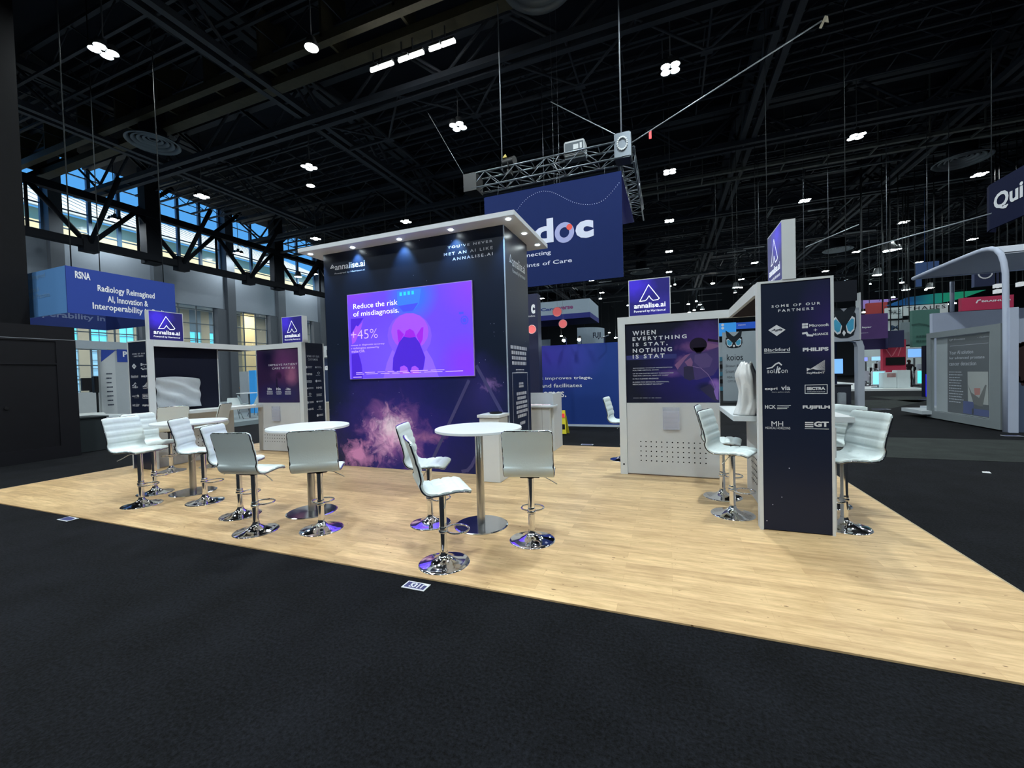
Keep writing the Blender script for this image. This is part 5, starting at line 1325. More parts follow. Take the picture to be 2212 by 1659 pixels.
# canopy
cnq = []
for (u, v) in [(1973, 602), (2010, 586), (2055, 567), (2100, 549), (2125, 540), (2140, 537.5), (2152, 539), (2162, 549), (2168, 565), (2172, 590)]:
    p = onX(u, v, QX); cnq.append((p.y, p.z))
cn2 = thing('booth_canopy', 'pale curved awning over the glass-fronted booth at far right', 'awning', (QX+1, 14, 3.6))
vs = [(x, y, z) for x in (QX, QX+6) for y, z in cnq[:8]]+[(x, y, z+.035) for x in (QX, QX+6) for y, z in cnq[:8]]
b = MB(); n = 8
b.add(vs, [(k, k+1, n+k+1, n+k) for k in range(7)]+[(2*n+k+1, 2*n+k, 3*n+k, 3*n+k+1) for k in range(7)], 0, True); b.build('awning_sheet', mat('awning_sheet', (.42, .45, .53), .7), cn2)
b = MB(); b.tube([(QX, y, z) for y, z in cnq]+[(QX, cnq[-1][0]-.02, 2.0), (QX, cnq[-1][0]-.02, .0)], .055, 10); b.build('bent_tube', QW, cn2)
b = MB(); b.tube([(QX+.93, 16.15, 3.09), (QX+.93, 16.15, 3.98)], .05, 10); b.tube([(QX, cnq[0][0], cnq[0][1]), (QX+6, cnq[0][0], cnq[0][1])], .03, 8); b.build('rear_post', QW, cn2)
# navy hanging banner with the booth's name
HX = 10.0
hb_ = thing('hanging_banner', 'curved navy hanging banner with white lettering at the upper right edge', 'banner', (HX, 17, 5.9))
b = MB(); pr_ = [(HX+.35, 18.9), (HX+.1, 18.75), (HX, 18.45), (HX, 17), (HX, 14.5)]
vs = [(x, y, z) for z in (5.92, 7.39) for x, y in pr_]+[(x+.06, y, z) for z in (5.92, 7.39) for x, y in pr_]
n = 5; b.add(vs, [(k+1, k, n+k, n+k+1) for k in range(4)]+[(2*n+k, 2*n+k+1, 3*n+k+1, 3*n+k) for k in range(4)]+[(n+k, 3*n+k, 3*n+k+1, n+k+1) for k in range(4)]+[(k, k+1, 2*n+k+1, 2*n+k) for k in range(4)], 0, False); b.build('curved_panel', mat('banner_navy', (.008, .012, .045), .85, spec=.1), hb_)
L = MB(); PH = Pl('x-', HX, .01)
a0_, b0_ = PH.px(2147.5, 451); a1_, b1_ = PH.px(2211, 398); text(L, PH, 'Quibim', (a0_, 6.38, a0_+2.35, 6.98), bold=.03); L.build('lettering', PRINT, hb_)
b = MB(); b.tube([(HX+.02, 18.4, 7.39), (HX+.02, 18.4, 15.6)], .015, 5); b.tube([(HX+.02, 15, 7.39), (HX+.02, 15, 15.6)], .015, 5); b.build('hanging_wires', WIRE, hb_)
cable(tuple(onY(1855, 541, 19.5)), tuple(onY(2142, 461, 18)), 'bright cable from behind the tall sign box toward the navy banner', .022)
cable(tuple(onY(1740, 534, 20)), tuple(onY(1855, 485, 20)), 'bright slanting cable right of the tall sign box', .02)
for i, (u, v0, v1) in enumerate([(1640, 130, 575), (1737, 540, 600), (1790, 485, 590), (1916, 455, 610), (2003, 410, 610), (2050, 495, 570)]):
    yy = 26; p0 = onY(u, v1, yy); cable((p0.x, yy, p0.z), (p0.x, yy, 15.6), 'thin vertical wire, %s from the left of those hanging at the right half' % ordn[i], .012, GREY)

# ================================================================== distant booths at right
def dist(u0, v0, u1, v1, y, name, label, cat, m0, d=.3, stand=False, hang=False):
    a0 = onY(u0, v1, y); a1 = onY(u1, v0, y); z0 = 0 if stand else a0.z
    if hang:
        t = thing(name, label, cat, (a0.x, y, z0)); b = MB(); b.box(a0.x, a1.x, y, y+d, z0, a1.z); b.build('panel', m0, t)
        b = MB(); b.tube([(a0.x+.2, y+d/2, a1.z), (a0.x+.2, y+d/2, 15.6)], .025, 4); b.tube([(a1.x-.2, y+d/2, a1.z), (a1.x-.2, y+d/2, 15.6)], .025, 4); b.build('hanging_wires', WIRE, t); return t
    b = MB(); b.box(a0.x, a1.x, y, y+d, z0, a1.z); return tag(b.build(name, m0), label, cat)
WB = mat('bright_white_booth', (.62, .70, .72), .5)
b = MB(); p0 = onY(1862, 845, 30.2); p1 = onY(1999, 842, 30.2); b.box(p0.x-2.5, p1.x+.2, 30.2, 44, 0, .12); b.build('floor_platform', mat('white_platform', (.78, .82, .84), .4))['kind'] = 'structure'
dist(1856, 745, 2040, 792, 43, 'booth_wall', 'white back wall of the distant medical booth', 'exhibition wall', WB, stand=True)
dist(1857, 676, 1918, 733, 31, 'hanging_banner', 'purple hanging banner with white lettering ending in layer', 'banner', mat('purple_banner', (.085, .035, .17), .7, var=.4, vscale=.6), hang=True)
L = MB(); pl = Pl('y', 31, .02); ptext(L, pl, 'Dynamic layer', (1822, 712), (1883, 704.5), bold=.04); ptext(L, pl, 'AI orchestration', (1822, 722), (1875, 718), bold=.02); ob = L.build('lettering', PRINT, None); tg = [o for o in COL.objects if o.get('label', '').startswith('purple hanging banner')][0]; ob.parent = tg; ob.location = -tg.location
dist(1855, 728, 1918, 756, 32.5, 'hanging_banner', 'dark indigo banner under the purple one', 'banner', mat('indigo_banner', (.02, .012, .08), .7), hang=True)
dist(1918, 713, 1953, 751, 32, 'hanging_banner', 'small dark navy square banner right of the purple one', 'banner', mat('navy_square', (.015, .018, .075), .7), hang=True)
dist(1873, 652, 1917, 685, 40, 'hanging_banner', 'small red hanging banner behind the purple one', 'banner', mat('red_banner', (.32, .03, .03), .7), hang=True)
t = thing('angled_roof_sail', 'lilac slanted sail above the small red banner', 'sail', tuple(onY(1860, 662, 42))); b = MB(); b.prism([onY(1857, 667, 42), onY(1873, 666, 42), onY(1941, 645, 42), onY(1857, 649, 42)], (0, .1, 0)); b.build('sheet', mat('lilac_sail', (.28, .18, .5), .6), t)
b = MB(); q = onY(1900, 650, 42); b.tube([q, (q.x, q.y, 15.6)], .02, 4); b.build('hanging_wires', WIRE, t)
t = thing('angled_roof_sail', 'green to blue slanted sail above the THALES banner', 'sail', tuple(onY(1920, 660, 38)))
b = MB(); P4 = [onY(1912, 661, 38), onY(1962, 642, 38), onY(2020, 634, 38), onY(2130, 626, 38), onY(2080, 644, 38), onY(2030, 655, 38), onY(1960, 659, 38)]; b.prism(P4, (0, .1, 0))
GRN = art('green_sail', (.01, .50, .27), [(P4[0].x, P4[0].z, 3.6, 6, (.01, .14, .42), .6, .05, 1)], rough=.5); b.build('sheet', GRN, t)
b = MB(); q = P4[2]; b.tube([q, (q.x, q.y, 15.6)], .02, 4); b.build('hanging_wires', WIRE, t)
t = dist(1915, 663, 1951, 689, 36.5, 'hanging_banner', 'left return of the white THALES ring banner', 'banner', WB, hang=True)
L = MB(); ptext(L, Pl('y', 36.5, .02), 'THALES', (1919, 680), (1948, 668)); o = L.build('lettering', OW, t)
t = dist(1951.5, 655, 2048, 682, 36, 'hanging_banner', 'white THALES ring banner with wide dark lettering', 'banner', WB, hang=True)
L = MB(); ptext(L, Pl('y', 36, .02), 'THALES', (1958, 671), (2042, 658), sp=1.25); L.build('lettering', OW, t)
t = dist(1918, 690, 1972, 716, 37, 'hanging_banner', 'white banner with a big dark M', 'banner', WB, hang=True)
L = MB(); ptext(L, Pl('y', 37, .02), 'M', (1924, 713), (1944, 702), bold=.06); L.build('lettering', mat('print_teal_dark', (.02, .07, .15), .5), t)
dist(1945, 695, 1975, 745, 35, 'hanging_banner', 'grey translucent banner behind the green one', 'banner', mat('grey_scrim', (.20, .26, .29), .7), hang=True)
t = dist(1971, 667, 2030, 750, 33, 'hanging_banner', 'sage green hanging banner left of the glass booth', 'banner', mat('sage_banner', (.06, .17, .145), .7), hang=True)
L = MB(); pl = Pl('y', 33, .02); stroke(L, pl, [pl.px(*q) for q in [(1971, 702), (1985, 700), (2000, 702), (2015, 708)]], .1)
a0_, b0_ = pl.px(1979, 725); a1_, _ = pl.px(2018, 725); bars(L, pl, a0_, a1_, b0_, 2, .3, .12, seed=5); L.build('markings', mat('sage_dark', (.02, .08, .07), .6), t)
t = dist(2077, 636, 2190, 672, 34, 'hanging_banner', 'crimson red banner with white lettering above the glass booth', 'banner', mat('crimson_banner', (.50, .02, .09), .6), hang=True)
L = MB(); ptext(L, Pl('y', 34, .02), 'BRAINLAB', (2120, 653), (2183, 645), bold=.03); pl = Pl('y', 34, .02); stroke(L, pl, [pl.px(*q) for q in [(2109, 654), (2112, 649), (2117, 648)]], .07); L.build('lettering', PRINT, t)
for i, (u0, v0, u1, v1) in enumerate([(2153, 612, 2166, 621), (2153, 624, 2166, 633), (2203, 608, 2212, 618)]):
    t = dist(u0, v0, u1, v1, 30, 'exit_panel', 'small white backlit panel, %s of three above the crimson banner' % ordn[i], 'sign', mat('backlit_panel', (.8, .82, .85), .5, emit=(.8, .85, .9), es=.3), hang=True)
t = dist(2105, 585, 2170, 620, 38, 'hanging_banner', 'dark blue banner with a white ring emblem under the pale awning', 'banner', mat('banner_deepblue', (.015, .025, .085), .7), hang=True)
L = MB(); pl = Pl('y', 38, .02); a, b_ = pl.px(2128, 590); stroke(L, pl, [(a+.35*math.cos(k*.314), b_+.35*math.sin(k*.314)) for k in range(20)], .08, closed=True); L.build('emblem', PRINT, t)
b = MB(); p0 = onY(1979, 600, 36); b.box(p0.x, p0.x+.3, 36, 36.2, onY(1979, 597, 36).z-.7, onY(1979, 568, 36).z); b.box(p0.x+.3, p0.x+1.2, 36, 36.2, onY(1979, 590, 36).z, onY(1979, 568, 36).z); b.tube([(p0.x+.5, 36.1, onY(1979, 568, 36).z), (p0.x+.5, 36.1, 15.6)], .02, 4)
tag(b.build('blue_cube_sign', mat('cube_blue', (.02, .07, .22), .5)), 'small blue cube sign with two lamps on top above the awning tip', 'sign')
# red kiosk with black television
t = thing('red_kiosk', 'crimson display wall with black television in the distant booth', 'display wall', tuple(G(1932, 842)))
yy = 33; b = MB(); a0, a1 = onY(1907, 803, yy), onY(1957, 733, yy); b.box(a0.x, a1.x, yy, yy+.3, 0, onY(1955, 733, yy).z+.6*(0)); b.box(a1.x-.3, a1.x, yy-.02, yy+.3, a1.z, onY(1955, 733, yy).z); b.build('wall', mat('crimson_wall', (.48, .025, .07), .6, var=.2), t)
a0, a1 = onY(1913, 789, yy), onY(1954, 771, yy); b = MB(); b.box(a0.x, a1.x, yy-.08, yy-.02, a0.z, a1.z); b.build('television', RUBBER, t)
L = MB(); pl = Pl('y', yy, .02)
for q in ([(1912, 752), (1925, 770)], [(1928, 768), (1938, 751)], [(1940, 768), (1946, 750)]): stroke(L, pl, [pl.px(*k) for k in q], .05)
L.build('wall_streaks', mat('pinkish_print', (.7, .2, .25), .6), t)
yy = 31.2
for i, (u0, u1, v) in enumerate([(1908, 1937, 805), (1937.5, 1967, 800)]):
    a0, a1 = onY(u0, v, yy), onY(u1, v, yy); t = thing('white_counter', 'white counter in front of the crimson wall, %s of two' % ('left' if i == 0 else 'right'), 'counter', (a0.x, yy, .12))
    b = MB(); b.bbox(a0.x, a1.x, yy, yy+.6, .12, a0.z, .02); b.build('body', WB, t)
    if i == 0: b = MB(); c0, c1 = onY(1916, 815, yy-.01), onY(1935, 806, yy-.01); b.box(c0.x, c1.x, yy-.02, yy-.005, c0.z, c1.z); b.build('picture_label', mat('label_picture', (.35, .2, .2), .5, var=.6, vscale=8), t)
for i, (u0, v0, u1, v1, yy, c_) in enumerate([(1886, 803, 1910, 830, 32, (.25, .75, .95)), (1982, 801, 1998, 828, 32, (.1, .8, .8)), (1961, 753, 1990, 772, 38, (.2, .45, .95)), (1883, 770, 1908, 779, 40, (.3, .6, .9)), (1867, 772, 1874, 780, 40, (.25, .3, .9))]):
    a0, a1 = onY(u0, v1, yy), onY(u1, v0, yy); t = thing('monitor', ['bright cyan monitor standing low left of the white counters', 'teal monitor low right of the white counters', 'large blue wall monitor right of the crimson wall', 'wide pale blue monitor on the distant white wall', 'small violet monitor at the left of the distant wall'][i], 'monitor', tuple(a0))
    b = MB(); b.box(a0.x-.06, a1.x+.06, yy, yy+.08, a0.z-.06, a1.z+.06); b.build('bezel', WHITE, t)
    b = MB(); b.box(a0.x, a1.x, yy-.01, yy-.002, a0.z, a1.z); b.build('screen', mat('lit_screen_%d' % i, c_, .4, emit=c_, es=.9), t)
    b = MB(); m_ = (a0.x+a1.x)/2; b.box(m_-.05, m_+.05, yy+.02, yy+.06, .12, a0.z-.06); b.box(m_-.3, m_+.3, yy-.1, yy+.2, .12, .16); b.build('stand', GREY, t)
# carts and boxes
rnd = random.Random(9)
for i, (u, v, w_, h_) in enumerate([(1872, 812, 11, 22), (1881, 800, 8, 14), (1892, 790, 10, 12), (1902, 790, 7, 18), (1968, 830, 8, 24), (1976, 797, 10, 12), (1990, 792, 12, 12)]):
    yy = 34+i*.35; a0, a1 = onY(u-w_/2, v+h_/2, yy), onY(u+w_/2, v-h_/2, yy)
    t = thing('equipment_cart', 'pale medical cart or machine, %s from the left in the distant white booth' % ordn[i], 'medical cart', (a0.x, yy, .12))
    b = MB(); b.bbox(a0.x, a1.x, yy, yy+.3, max(.3, a0.z), a1.z, .03); b.build('body', WB if i % 3 else OBG, t)
    b = MB(); m_ = (a0.x+a1.x)/2; b.tube([(m_, yy+.15, .16), (m_, yy+.15, max(.3, a0.z))], .06, 6); b.box(a0.x, a1.x, yy, yy+.3, .12, .18); b.build('stem', GREY, t)
    if i in (1, 2, 5): b = MB(); b.box(a0.x+.05, a1.x-.05, yy-.02, yy-.005, a1.z-.35, a1.z-.03); b.build('screen', RUBBER, t)
t = dist(1999, 746, 2019, 852, 24.5, 'display_wall', 'tall black panel glowing blue at its foot left of the glass booth', 'display wall', mat('black_glow_panel', (.006, .006, .02), .4), stand=True)
b = MB(); a0, a1 = onY(1999.5, 852, 24.4), onY(2018, 808, 24.4); b.box(a0.x, a1.x, 24.38, 24.4, .03, a1.z); tag(b.build('blue_light_panel', mat('blue_glow', (.01, .01, .5), .5, emit=(.01, .01, .9), es=.6)), 'deep blue lit panel at the foot of the tall black panel', 'light panel')
# person at the distant counter
def person(x, y, z, h, yaw, label):
    t = thing('person', label, 'person', (x, y, z)); bm_ = bpy.data.meshes.new('body')
    J = {'pel': (0, 0, .52), 'wa': (0, 0, .60), 'ch': (0, .01, .74), 'nk': (0, 0, .83), 'hd': (0, .01, .90), 'tp': (0, 0, .975),
         'hl': (-.055, 0, .50), 'kl': (-.06, .01, .28), 'al': (-.06, -.01, .045), 'fl': (-.06, .07, .02), 'hr': (.055, 0, .50), 'kr': (.065, .02, .28), 'ar': (.07, 0, .045), 'fr': (.07, .08, .02),
         'sl': (-.11, 0, .80), 'el': (-.15, .04, .65), 'wl': (-.10, .15, .60), 'sr': (.11, 0, .80), 'er': (.16, .05, .66), 'wr': (.09, .17, .62)}
    R_ = {'pel': .075, 'wa': .065, 'ch': .085, 'nk': .032, 'hd': .052, 'tp': .035, 'hl': .05, 'kl': .032, 'al': .02, 'fl': .018, 'hr': .05, 'kr': .032, 'ar': .02, 'fr': .018, 'sl': .034, 'el': .023, 'wl': .016, 'sr': .034, 'er': .023, 'wr': .016}
    E_ = [('pel', 'wa'), ('wa', 'ch'), ('ch', 'nk'), ('nk', 'hd'), ('hd', 'tp'), ('pel', 'hl'), ('hl', 'kl'), ('kl', 'al'), ('al', 'fl'), ('pel', 'hr'), ('hr', 'kr'), ('kr', 'ar'), ('ar', 'fr'), ('ch', 'sl'), ('sl', 'el'), ('el', 'wl'), ('ch', 'sr'), ('sr', 'er'), ('er', 'wr')]
    K = list(J); bm_.from_pydata([tuple(c*h for c in J[k]) for k in K], [(K.index(a), K.index(b_)) for a, b_ in E_], []); bm_.update()
    o = bpy.data.objects.new('body', bm_); COL.objects.link(o); o.parent = t
    md = o.modifiers.new('skin', 'SKIN'); sub_ = o.modifiers.new('sub', 'SUBSURF'); sub_.levels = 1; sub_.render_levels = 2
    for k, sv in zip(K, bm_.skin_vertices[0].data): sv.radius = (R_[k]*h, R_[k]*h*.85)
    bm_.skin_vertices[0].data[0].use_root = True
    bm_.materials.append(mat('dark_clothes', (.02, .015, .02), .8))
    b = MB(); b.lathe([(.001, .99*h), (.045*h, .97*h), (.056*h, .93*h), (.05*h, .90*h), (.001, .89*h)], (0, -.012*h, 0), 14)
    me_o = b.build('hair', mat('dark_hair', (.03, .018, .012), .7)); me_o.parent = t
    b = MB(); b.lathe([(.001, .955*h), (.035*h, .94*h), (.044*h, .91*h), (.03*h, .87*h), (.001, .86*h)], (0, .018*h, 0), 14); f_ = b.build('face', mat('skin', (.45, .27, .2), .6)); f_.parent = t
    t.rotation_euler = (0, 0, yaw)
q = onY(1964, 800, 33.4); person(q.x, 33.4, .12, 1.72, math.radians(-60), 'distant person in dark clothes standing beside the crimson display wall')

# ================================================================== left side: black crate wall, bin, column, banner box, seating area
XK = -12.776
cw = thing('black_partition', 'large black panelled partition at the left edge', 'partition', (XK-.3, 3.5, 0))
BP = mat('black_partition_paint', (.0045, .0045, .007), .6, var=.3)
b = MB(); b.box(XK-.6, XK-.02, 1.5, 5.28, .0, 2.96); b.build('body', BP, cw)
b = MB()
b.box(XK-.02, XK, 1.5, 5.28, .0, .28); b.box(XK-.02, XK, 1.5, 5.28, 2.62, 2.66); b.box(XK-.02, XK, 4.95, 5.28, .28, 2.62); b.box(XK-.02, XK, 1.5, 4.95, 2.10, 2.13)
b.build('frame_rails', mat('black_frame_paint', (.007, .007, .010), .5), cw)
b = MB(); b.box(XK-.019, XK+.004, 1.5, 5.28, 2.655, 2.668); b.build('light_edge', mat('grey_edge', (.16, .17, .2), .5), cw)
p = onX(14, 882, XK); b = MB(); b.cyl((XK-.019, p.y, p.z), (XK+.01, p.y, p.z), .03, n=14); b.build('knob', RUBBER, cw)
b = MB(); b.bbox(-13.85, -13.17, 5.35, 5.95, .0, .82, .01); b.box(-13.9, -13.14, 5.32, 5.98, .82, .85); tag(b.build('dark_bin', mat('charcoal_box', (.018, .024, .028), .6)), 'charcoal box with white rim top beside the black partition', 'box')
b = MB(); b.box(-17.9, -16.5, 4.5, 5.91, 0, 15.6); struct(b.build('wall_column', mat('black_column', (.003, .003, .005), .7, var=.5)))
# RSNA box banner
RX0, RX1, RY0, RY1, RZ0, RZ1 = -18.9, -15.0, 6.079, 8.67, 3.59, 4.845
rb = thing('box_banner', 'blue square box banner reading Radiology Reimagined hanging at left', 'banner', (-17, 8, RZ0))
BB = mat('banner_blue', (.012, .045, .30), .75, bump=.2, bscale=1.5); BL = mat('banner_blue_lit', (.13, .34, .74), .75, bump=.2, bscale=1.5)  # light falling on the near face is put into its lighter blue
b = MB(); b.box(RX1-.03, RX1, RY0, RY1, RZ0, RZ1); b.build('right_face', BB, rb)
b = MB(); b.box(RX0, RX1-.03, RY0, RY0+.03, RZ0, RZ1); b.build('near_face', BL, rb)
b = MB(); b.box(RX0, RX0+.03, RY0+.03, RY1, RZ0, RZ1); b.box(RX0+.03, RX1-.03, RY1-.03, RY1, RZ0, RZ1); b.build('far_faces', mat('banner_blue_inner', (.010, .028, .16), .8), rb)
b = MB()
for (x, y) in ((RX0+.2, RY0+.2), (RX1-.2, RY0+.2), (RX1-.2, RY1-.2), (RX0+.2, RY1-.2)): b.tube([(x, y, RZ1-.05), (x, y, 15.6)], .015, 5)
b.build('hanging_wires', WIRE, rb)
PR = Pl('x+', RX1, .006); L = MB()
def R0(x, y): return (x/3.95, 340+y/3.95)
k0 = .0
def rtext(t, lo, hi, **k): a0_, b0_ = PR.px(*R0(*lo)); a1_, b1_ = PR.px(*R0(*hi)); text(L, PR, t, (a0_, b0_, a1_, b1_), **k)
a0_, b0_ = PR.px(*R0(640, 1020)); a1_, b1_ = PR.px(*R0(768, 990)); text(L, PR, 'RSNA', (a0_, b0_-.03, a1_, b0_+.17), bold=.03)
def line(t, ul, vbl, ur, vbr, hgt, **k):
    a0_, b0_ = PR.px(*R0(ul, vbl)); a1_, b1_ = PR.px(*R0(ur, vbr)); text(L, PR, t, (a0_, (b0_+b1_)/2, a1_, (b0_+b1_)/2+hgt), **k)
line('Radiology Reimagined', 832, 1130, 1322, 1245, .23, bold=.02); line('AI, Innovation &', 918, 1228, 1265, 1298, .21, bold=.02); line('Interoperability in Radi', 790, 1278, 1400, 1395, .23, bold=.02)
L.build('lettering', PRINT, rb)
L = MB(); PN = Pl('y', RY0, .006)
def nline(t, ul, ur, v, hgt): a0_, b0_ = PN.px(*R0(ul, v)); a1_, _ = PN.px(*R0(ur, v)); text(L, PN, t, (a0_, b0_, a1_, b0_+hgt), bold=.02)
nline('Radiology Reimagined', 110, 390, 1090, .17); nline('AI, Innovation &', 150, 340, 1185, .16); nline('Interoperability in Practice', 60, 432, 1262, .17)
L.build('pale_lettering', mat('pale_blue_print', (.22, .42, .70), .6), rb)
L = MB(); PI = Pl('x+', RX0+.03, .006); text(L, PI, 'Interoperability in', (RY0+.1, RZ0+.26, RY1-.05, RZ0+.50), bold=.02); L.build('inner_lettering', mat('dim_blue_print', (.16, .20, .34), .6), rb)
# white totem behind the left pillar
tt = G(250, 905); 
tx = -20.0; q0, q1 = onX(219, 850, tx), onX(252, 850, tx); q2 = onX(292, 850, tx)
tm = thing('wedge_totem', 'white totem with blue slanted top corner behind the left partners board', 'totem', (tx, q1.y, 0))
zt_ = onX(250, 757, tx).z
b = MB(); b.box(tx-.14, tx, q0.y, q1.y, 0, zt_); b.build('left_face', mat('totem_white', (.45, .48, .50), .6), tm)
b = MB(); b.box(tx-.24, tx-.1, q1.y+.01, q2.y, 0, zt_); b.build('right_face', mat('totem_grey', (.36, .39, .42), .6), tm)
pl = Pl('x+', tx, .01); L = MB(); shape(L, pl, [pl.px(218, 782), pl.px(250, 756.5), pl.px(218, 756)]); L.build('blue_corner', BB, tm)
L = MB(); a0_, b0_ = pl.px(229, 806); a1_, _ = pl.px(244, 806)
for k in range(8): bars(L, pl, a0_, a1_, b0_-k*.17, 1, .02, .05, seed=k+30)
L.build('list_lettering', mat('print_dark', (.02, .03, .06), .5), tm)
pl = Pl('x+', tx-.1, .01); L = MB(); a0_, b0_ = pl.px(253, 782); a1_, b1_ = pl.px(292, 756); rect(L, pl, a0_, min(b0_, b1_), a1_, max(b0_, b1_)); L.build('blue_header', BB, tm)
L = MB(); a0_, b0_ = pl.px(265, 771); text(L, pl, 'Product', (a0_, b0_, a0_+.9, b0_+.22), bold=.03, e=.01); L.build('header_lettering', PRINT, tm)
# blue info column and round white column in the seating area
tx = -17.5; q0, q1 = onX(553, 850, tx), onX(563, 850, tx)
t = thing('info_column', 'slim bright blue info column between window and IMPROVE PATIENT CARE poster', 'info column', (tx, q0.y, 0)); b = MB(); b.box(tx-.4, tx, q0.y, q1.y+.15, .0, onX(558, 800, tx).z); b.build('column', mat('info_blue', (.03, .25, .65), .5, emit=(.03, .3, .7), es=.3), t)
L = MB(); pl = Pl('x+', tx, .01); a0_, b0_ = pl.px(555, 808); bars(L, pl, a0_, a0_+.3, b0_, 7, .17, .05, seed=66); L.build('lettering', PRINT, t)
q = onX(545, 850, tx-1); b = MB(); b.box(tx-1.6, tx-1, onX(538, 850, tx-1).y, onX(551, 850, tx-1).y, 0, onX(545, 802, tx-1).z); tag(b.build('grey_column', mat('column_pale', (.42, .46, .5), .6)), 'pale square column left of the slim blue info column', 'column')
# seating platform
b = MB(); b.box(-31, -14.5, 7.5, 26, .0, .16); b.build('floor_seating', mat('pale_carpet', (.20, .25, .28), .8))['kind'] = 'structure'
b = MB(); b.bbox(-18.3, -17.0, 7.2, 8.3, .17, .62); tag(b.build('white_step', mat('white_step', (.5, .55, .58), .6)), 'low white block in front of the window beside the charcoal box', 'block')
SHELL = mat('white_shell', (.58, .66, .68), .4)
def shell_chair(x, y, rz, label, z=.16, first=[None]):
    if first[0]: return dup(first[0], (x, y, z), rz, label)
    t = thing('shell_chair', label, 'chair', (0, 0, 0), 'white shell chairs in the seating area')
    b = MB(); nu, nv = 14, 12; vs = []
    for j in range(nv+1):
        for i in range(nu+1):
            u = i/nu; v_ = (j/nv-.5)*2
            if u < .5: s_ = u/.5; x_ = .22-.38*s_; z_ = .45-.03*math.sin(s_*math.pi)+.03*abs(v_)**2
            else: s_ = (u-.5)/.5; x_ = -.16-.09*s_; z_ = .45+.38*s_; x_ += .10*abs(v_)**2*(1-s_*.5)
            wd = .23*(1-.25*max(0, u-.7)/.3) if u > .3 else .21; vs.append((x_, v_*wd, z_))
    fs = [(j*(nu+1)+i, j*(nu+1)+i+1, (j+1)*(nu+1)+i+1, (j+1)*(nu+1)+i) for j in range(nv) for i in range(nu)]
    o_ = len(vs); vs2 = [(a, b_, c-.012) for a, b_, c in vs]; b.add(vs+vs2, fs+[tuple(k+o_ for k in f_[::-1]) for f_ in fs], 0, True); b.build('shell', SHELL, t)
    for sx in (-1, 1):
        for sy in (-1, 1): b = MB(); b.tube([(sx*.1, sy*.1, .42), (sx*.22, sy*.22, 0)], .011, 6); b.build('leg', GREY, t)
    first[0] = t; t.location = (x, y, z); t.rotation_euler = (0, 0, rz); return t
def hi_table(x, y, label, z=.16, first=[None]):
    if first[0]: return dup(first[0], (x, y, z), 0, label)
    t = thing('cafe_table', label, 'table', (0, 0, 0), 'thin white tables in the seating area')
    b = MB(); b.lathe([(.001, .98), (.42, .98), (.42, 1.0), (.001, 1.0)], n=32, smooth=False); b.build('tabletop', TABLE, t)
    b = MB(); b.cyl((0, 0, .01), (0, 0, .98), .03, n=12); b.lathe([(.001, .012), (.25, .01), (.25, 0)], n=24); b.build('pedestal', GREY, t)
    first[0] = t; t.location = (x, y, z); return t
p = G(508, 906, .16); shell_chair(p.x, p.y, math.radians(-20), 'white shell chair seen sideways in the gap of the left pod')
p = G(553, 897, .16); shell_chair(p.x, p.y, math.radians(200), 'white shell chair next to the IMPROVE PATIENT CARE poster edge')
p = G(528, 893, .16); shell_chair(p.x, p.y, math.radians(60), 'white shell chair half hidden behind the thin table in the pod gap')
p = G(540, 903, .16); hi_table(p.x, p.y, 'thin white table between shell chairs in the gap of the left pod')
p = G(200, 893, .16); shell_chair(p.x, p.y, math.radians(120), 'white shell chair far left near the window behind the black speaker')
p = G(213, 888, .16); hi_table(p.x, p.y, 'thin white table far left near the window')
p = G(300, 897, .16); shell_chair(p.x, p.y, math.radians(150), 'grey-looking shell chair just left of the left partners board')
p = G(178, 888, .16); shell_chair(p.x, p.y, math.radians(90), 'white shell chair farthest left, near the black partition edge')
for i, (u, v) in enumerate([(172, 919), (190, 905)]):
    p = G(u, v-12, .6); b = MB(); b.lathe([(.001, .17), (.42, .17), (.46, .22), (.46, .55), (.42, .6), (.001, .6)], (p.x, p.y, 0), 32); tag(b.build('round_ottoman', mat('white_ottoman', (.58, .62, .62), .6)), 'low round white ottoman by the window, %s of two from the left' % ordn[i], 'ottoman', 'round white ottomans')
p = G(160, 900, .16); b = MB(); b.bbox(p.x-.3, p.x+.35, p.y, p.y+1.2, .17, 1.3, .02); tag(b.build('white_counter', mat('totem_white', (.45, .48, .50), .6)), 'white counter by the window beside the black partition, dark monitor on it', 'counter')
q = onX(161, 845, p.x+.2); b = MB(); b.box(p.x, p.x+.1, p.y+.3, p.y+1.0, 1.38, 2.0); b.box(p.x, p.x+.1, p.y+.6, p.y+.7, 1.3, 1.4); tag(b.build('monitor', RUBBER), 'dark monitor on the white counter by the window', 'monitor')
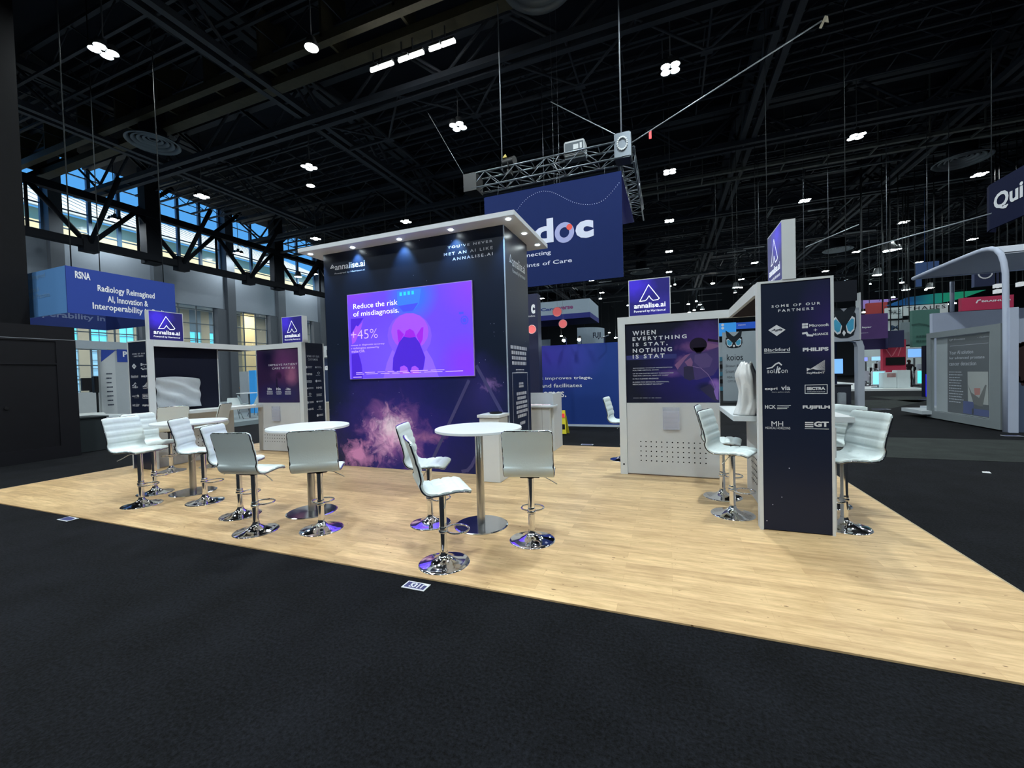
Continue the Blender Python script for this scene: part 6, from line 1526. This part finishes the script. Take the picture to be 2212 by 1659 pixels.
# loudspeaker on pole
p = G(213, 905, .16); t = thing('pole_speaker', 'slim black loudspeaker on a pole in front of the window', 'loudspeaker', (p.x, p.y, .16))
b = MB(); b.bbox(p.x-.12, p.x+.12, p.y-.12, p.y+.12, onX(214, 848, p.x).z, onX(214, 813, p.x).z, .02); b.build('cabinet', RUBBER, t)
b = MB(); b.cyl((p.x, p.y, .16), (p.x, p.y, onX(214, 848, p.x).z), .04, n=10); b.cyl((p.x, p.y, .16), (p.x, p.y, .19), .3, n=20); b.build('pole', BLACKM, t)
# wooden high-back seat
p = G(532, 880, .16); b = MB(); b.prism([(p.x, p.y, .5), (p.x, p.y+.9, .5), (p.x-.3, p.y+1.0, 1.3), (p.x-.3, p.y-.1, 1.3)], (-.08, 0, 0)); b.box(p.x-.3, p.x+.4, p.y, p.y+.9, .35, .5); b.box(p.x-.25, p.x+.35, p.y+.05, p.y+.85, .16, .35); tag(b.build('tan_armchair', mat('tan_leather', (.30, .16, .08), .5)), 'tan armchair among the white chairs in the left pod gap', 'armchair')
# booth wall fragment left of the tower with big letter a
ym = 10.4; a0, a1 = onY(694, 900, ym), onY(740, 760, ym)
t = thing('letter_wall', 'dark blue wall with a large white letter a at the left edge of the tower', 'exhibition wall', (a0.x, ym, 0)); b = MB(); b.box(a0.x, a1.x+.5, ym, ym+.1, 0, onY(703, 775, ym).z); b.build('panel', mat('slate_blue', (.02, .035, .09), .6), t)
L = MB(); ptext(L, Pl('y', ym, .005), 'aidoc', (702, 800), (752, 784), bold=.05); L.build('lettering', PRINT, t)
t = thing('white_header', 'white header board above the dark blue wall left of the tower', 'sign', (a0.x, ym-.05, onY(703, 772, ym).z)); b = MB(); b.box(a0.x-.1, a1.x+.5, ym-.05, ym+.12, onY(703, 772, ym).z, onY(703, 748, ym).z); b.build('board', WHITE, t)
L = MB(); ptext(L, Pl('y', ym-.05, .005), 'r', (706, 768), (711, 755), bold=.05); L.build('lettering', OW, t)
# concourse lights
cl = bpy.data.lights.new('concourse', 'AREA'); cl.size = 3; cl.energy = 520; cl.color = (1, .97, .88)
for y in (9, 16, 23, 30, 37):
    o = bpy.data.objects.new('concourse', cl); COL.objects.link(o); o.location = (-39, y, 8.7)
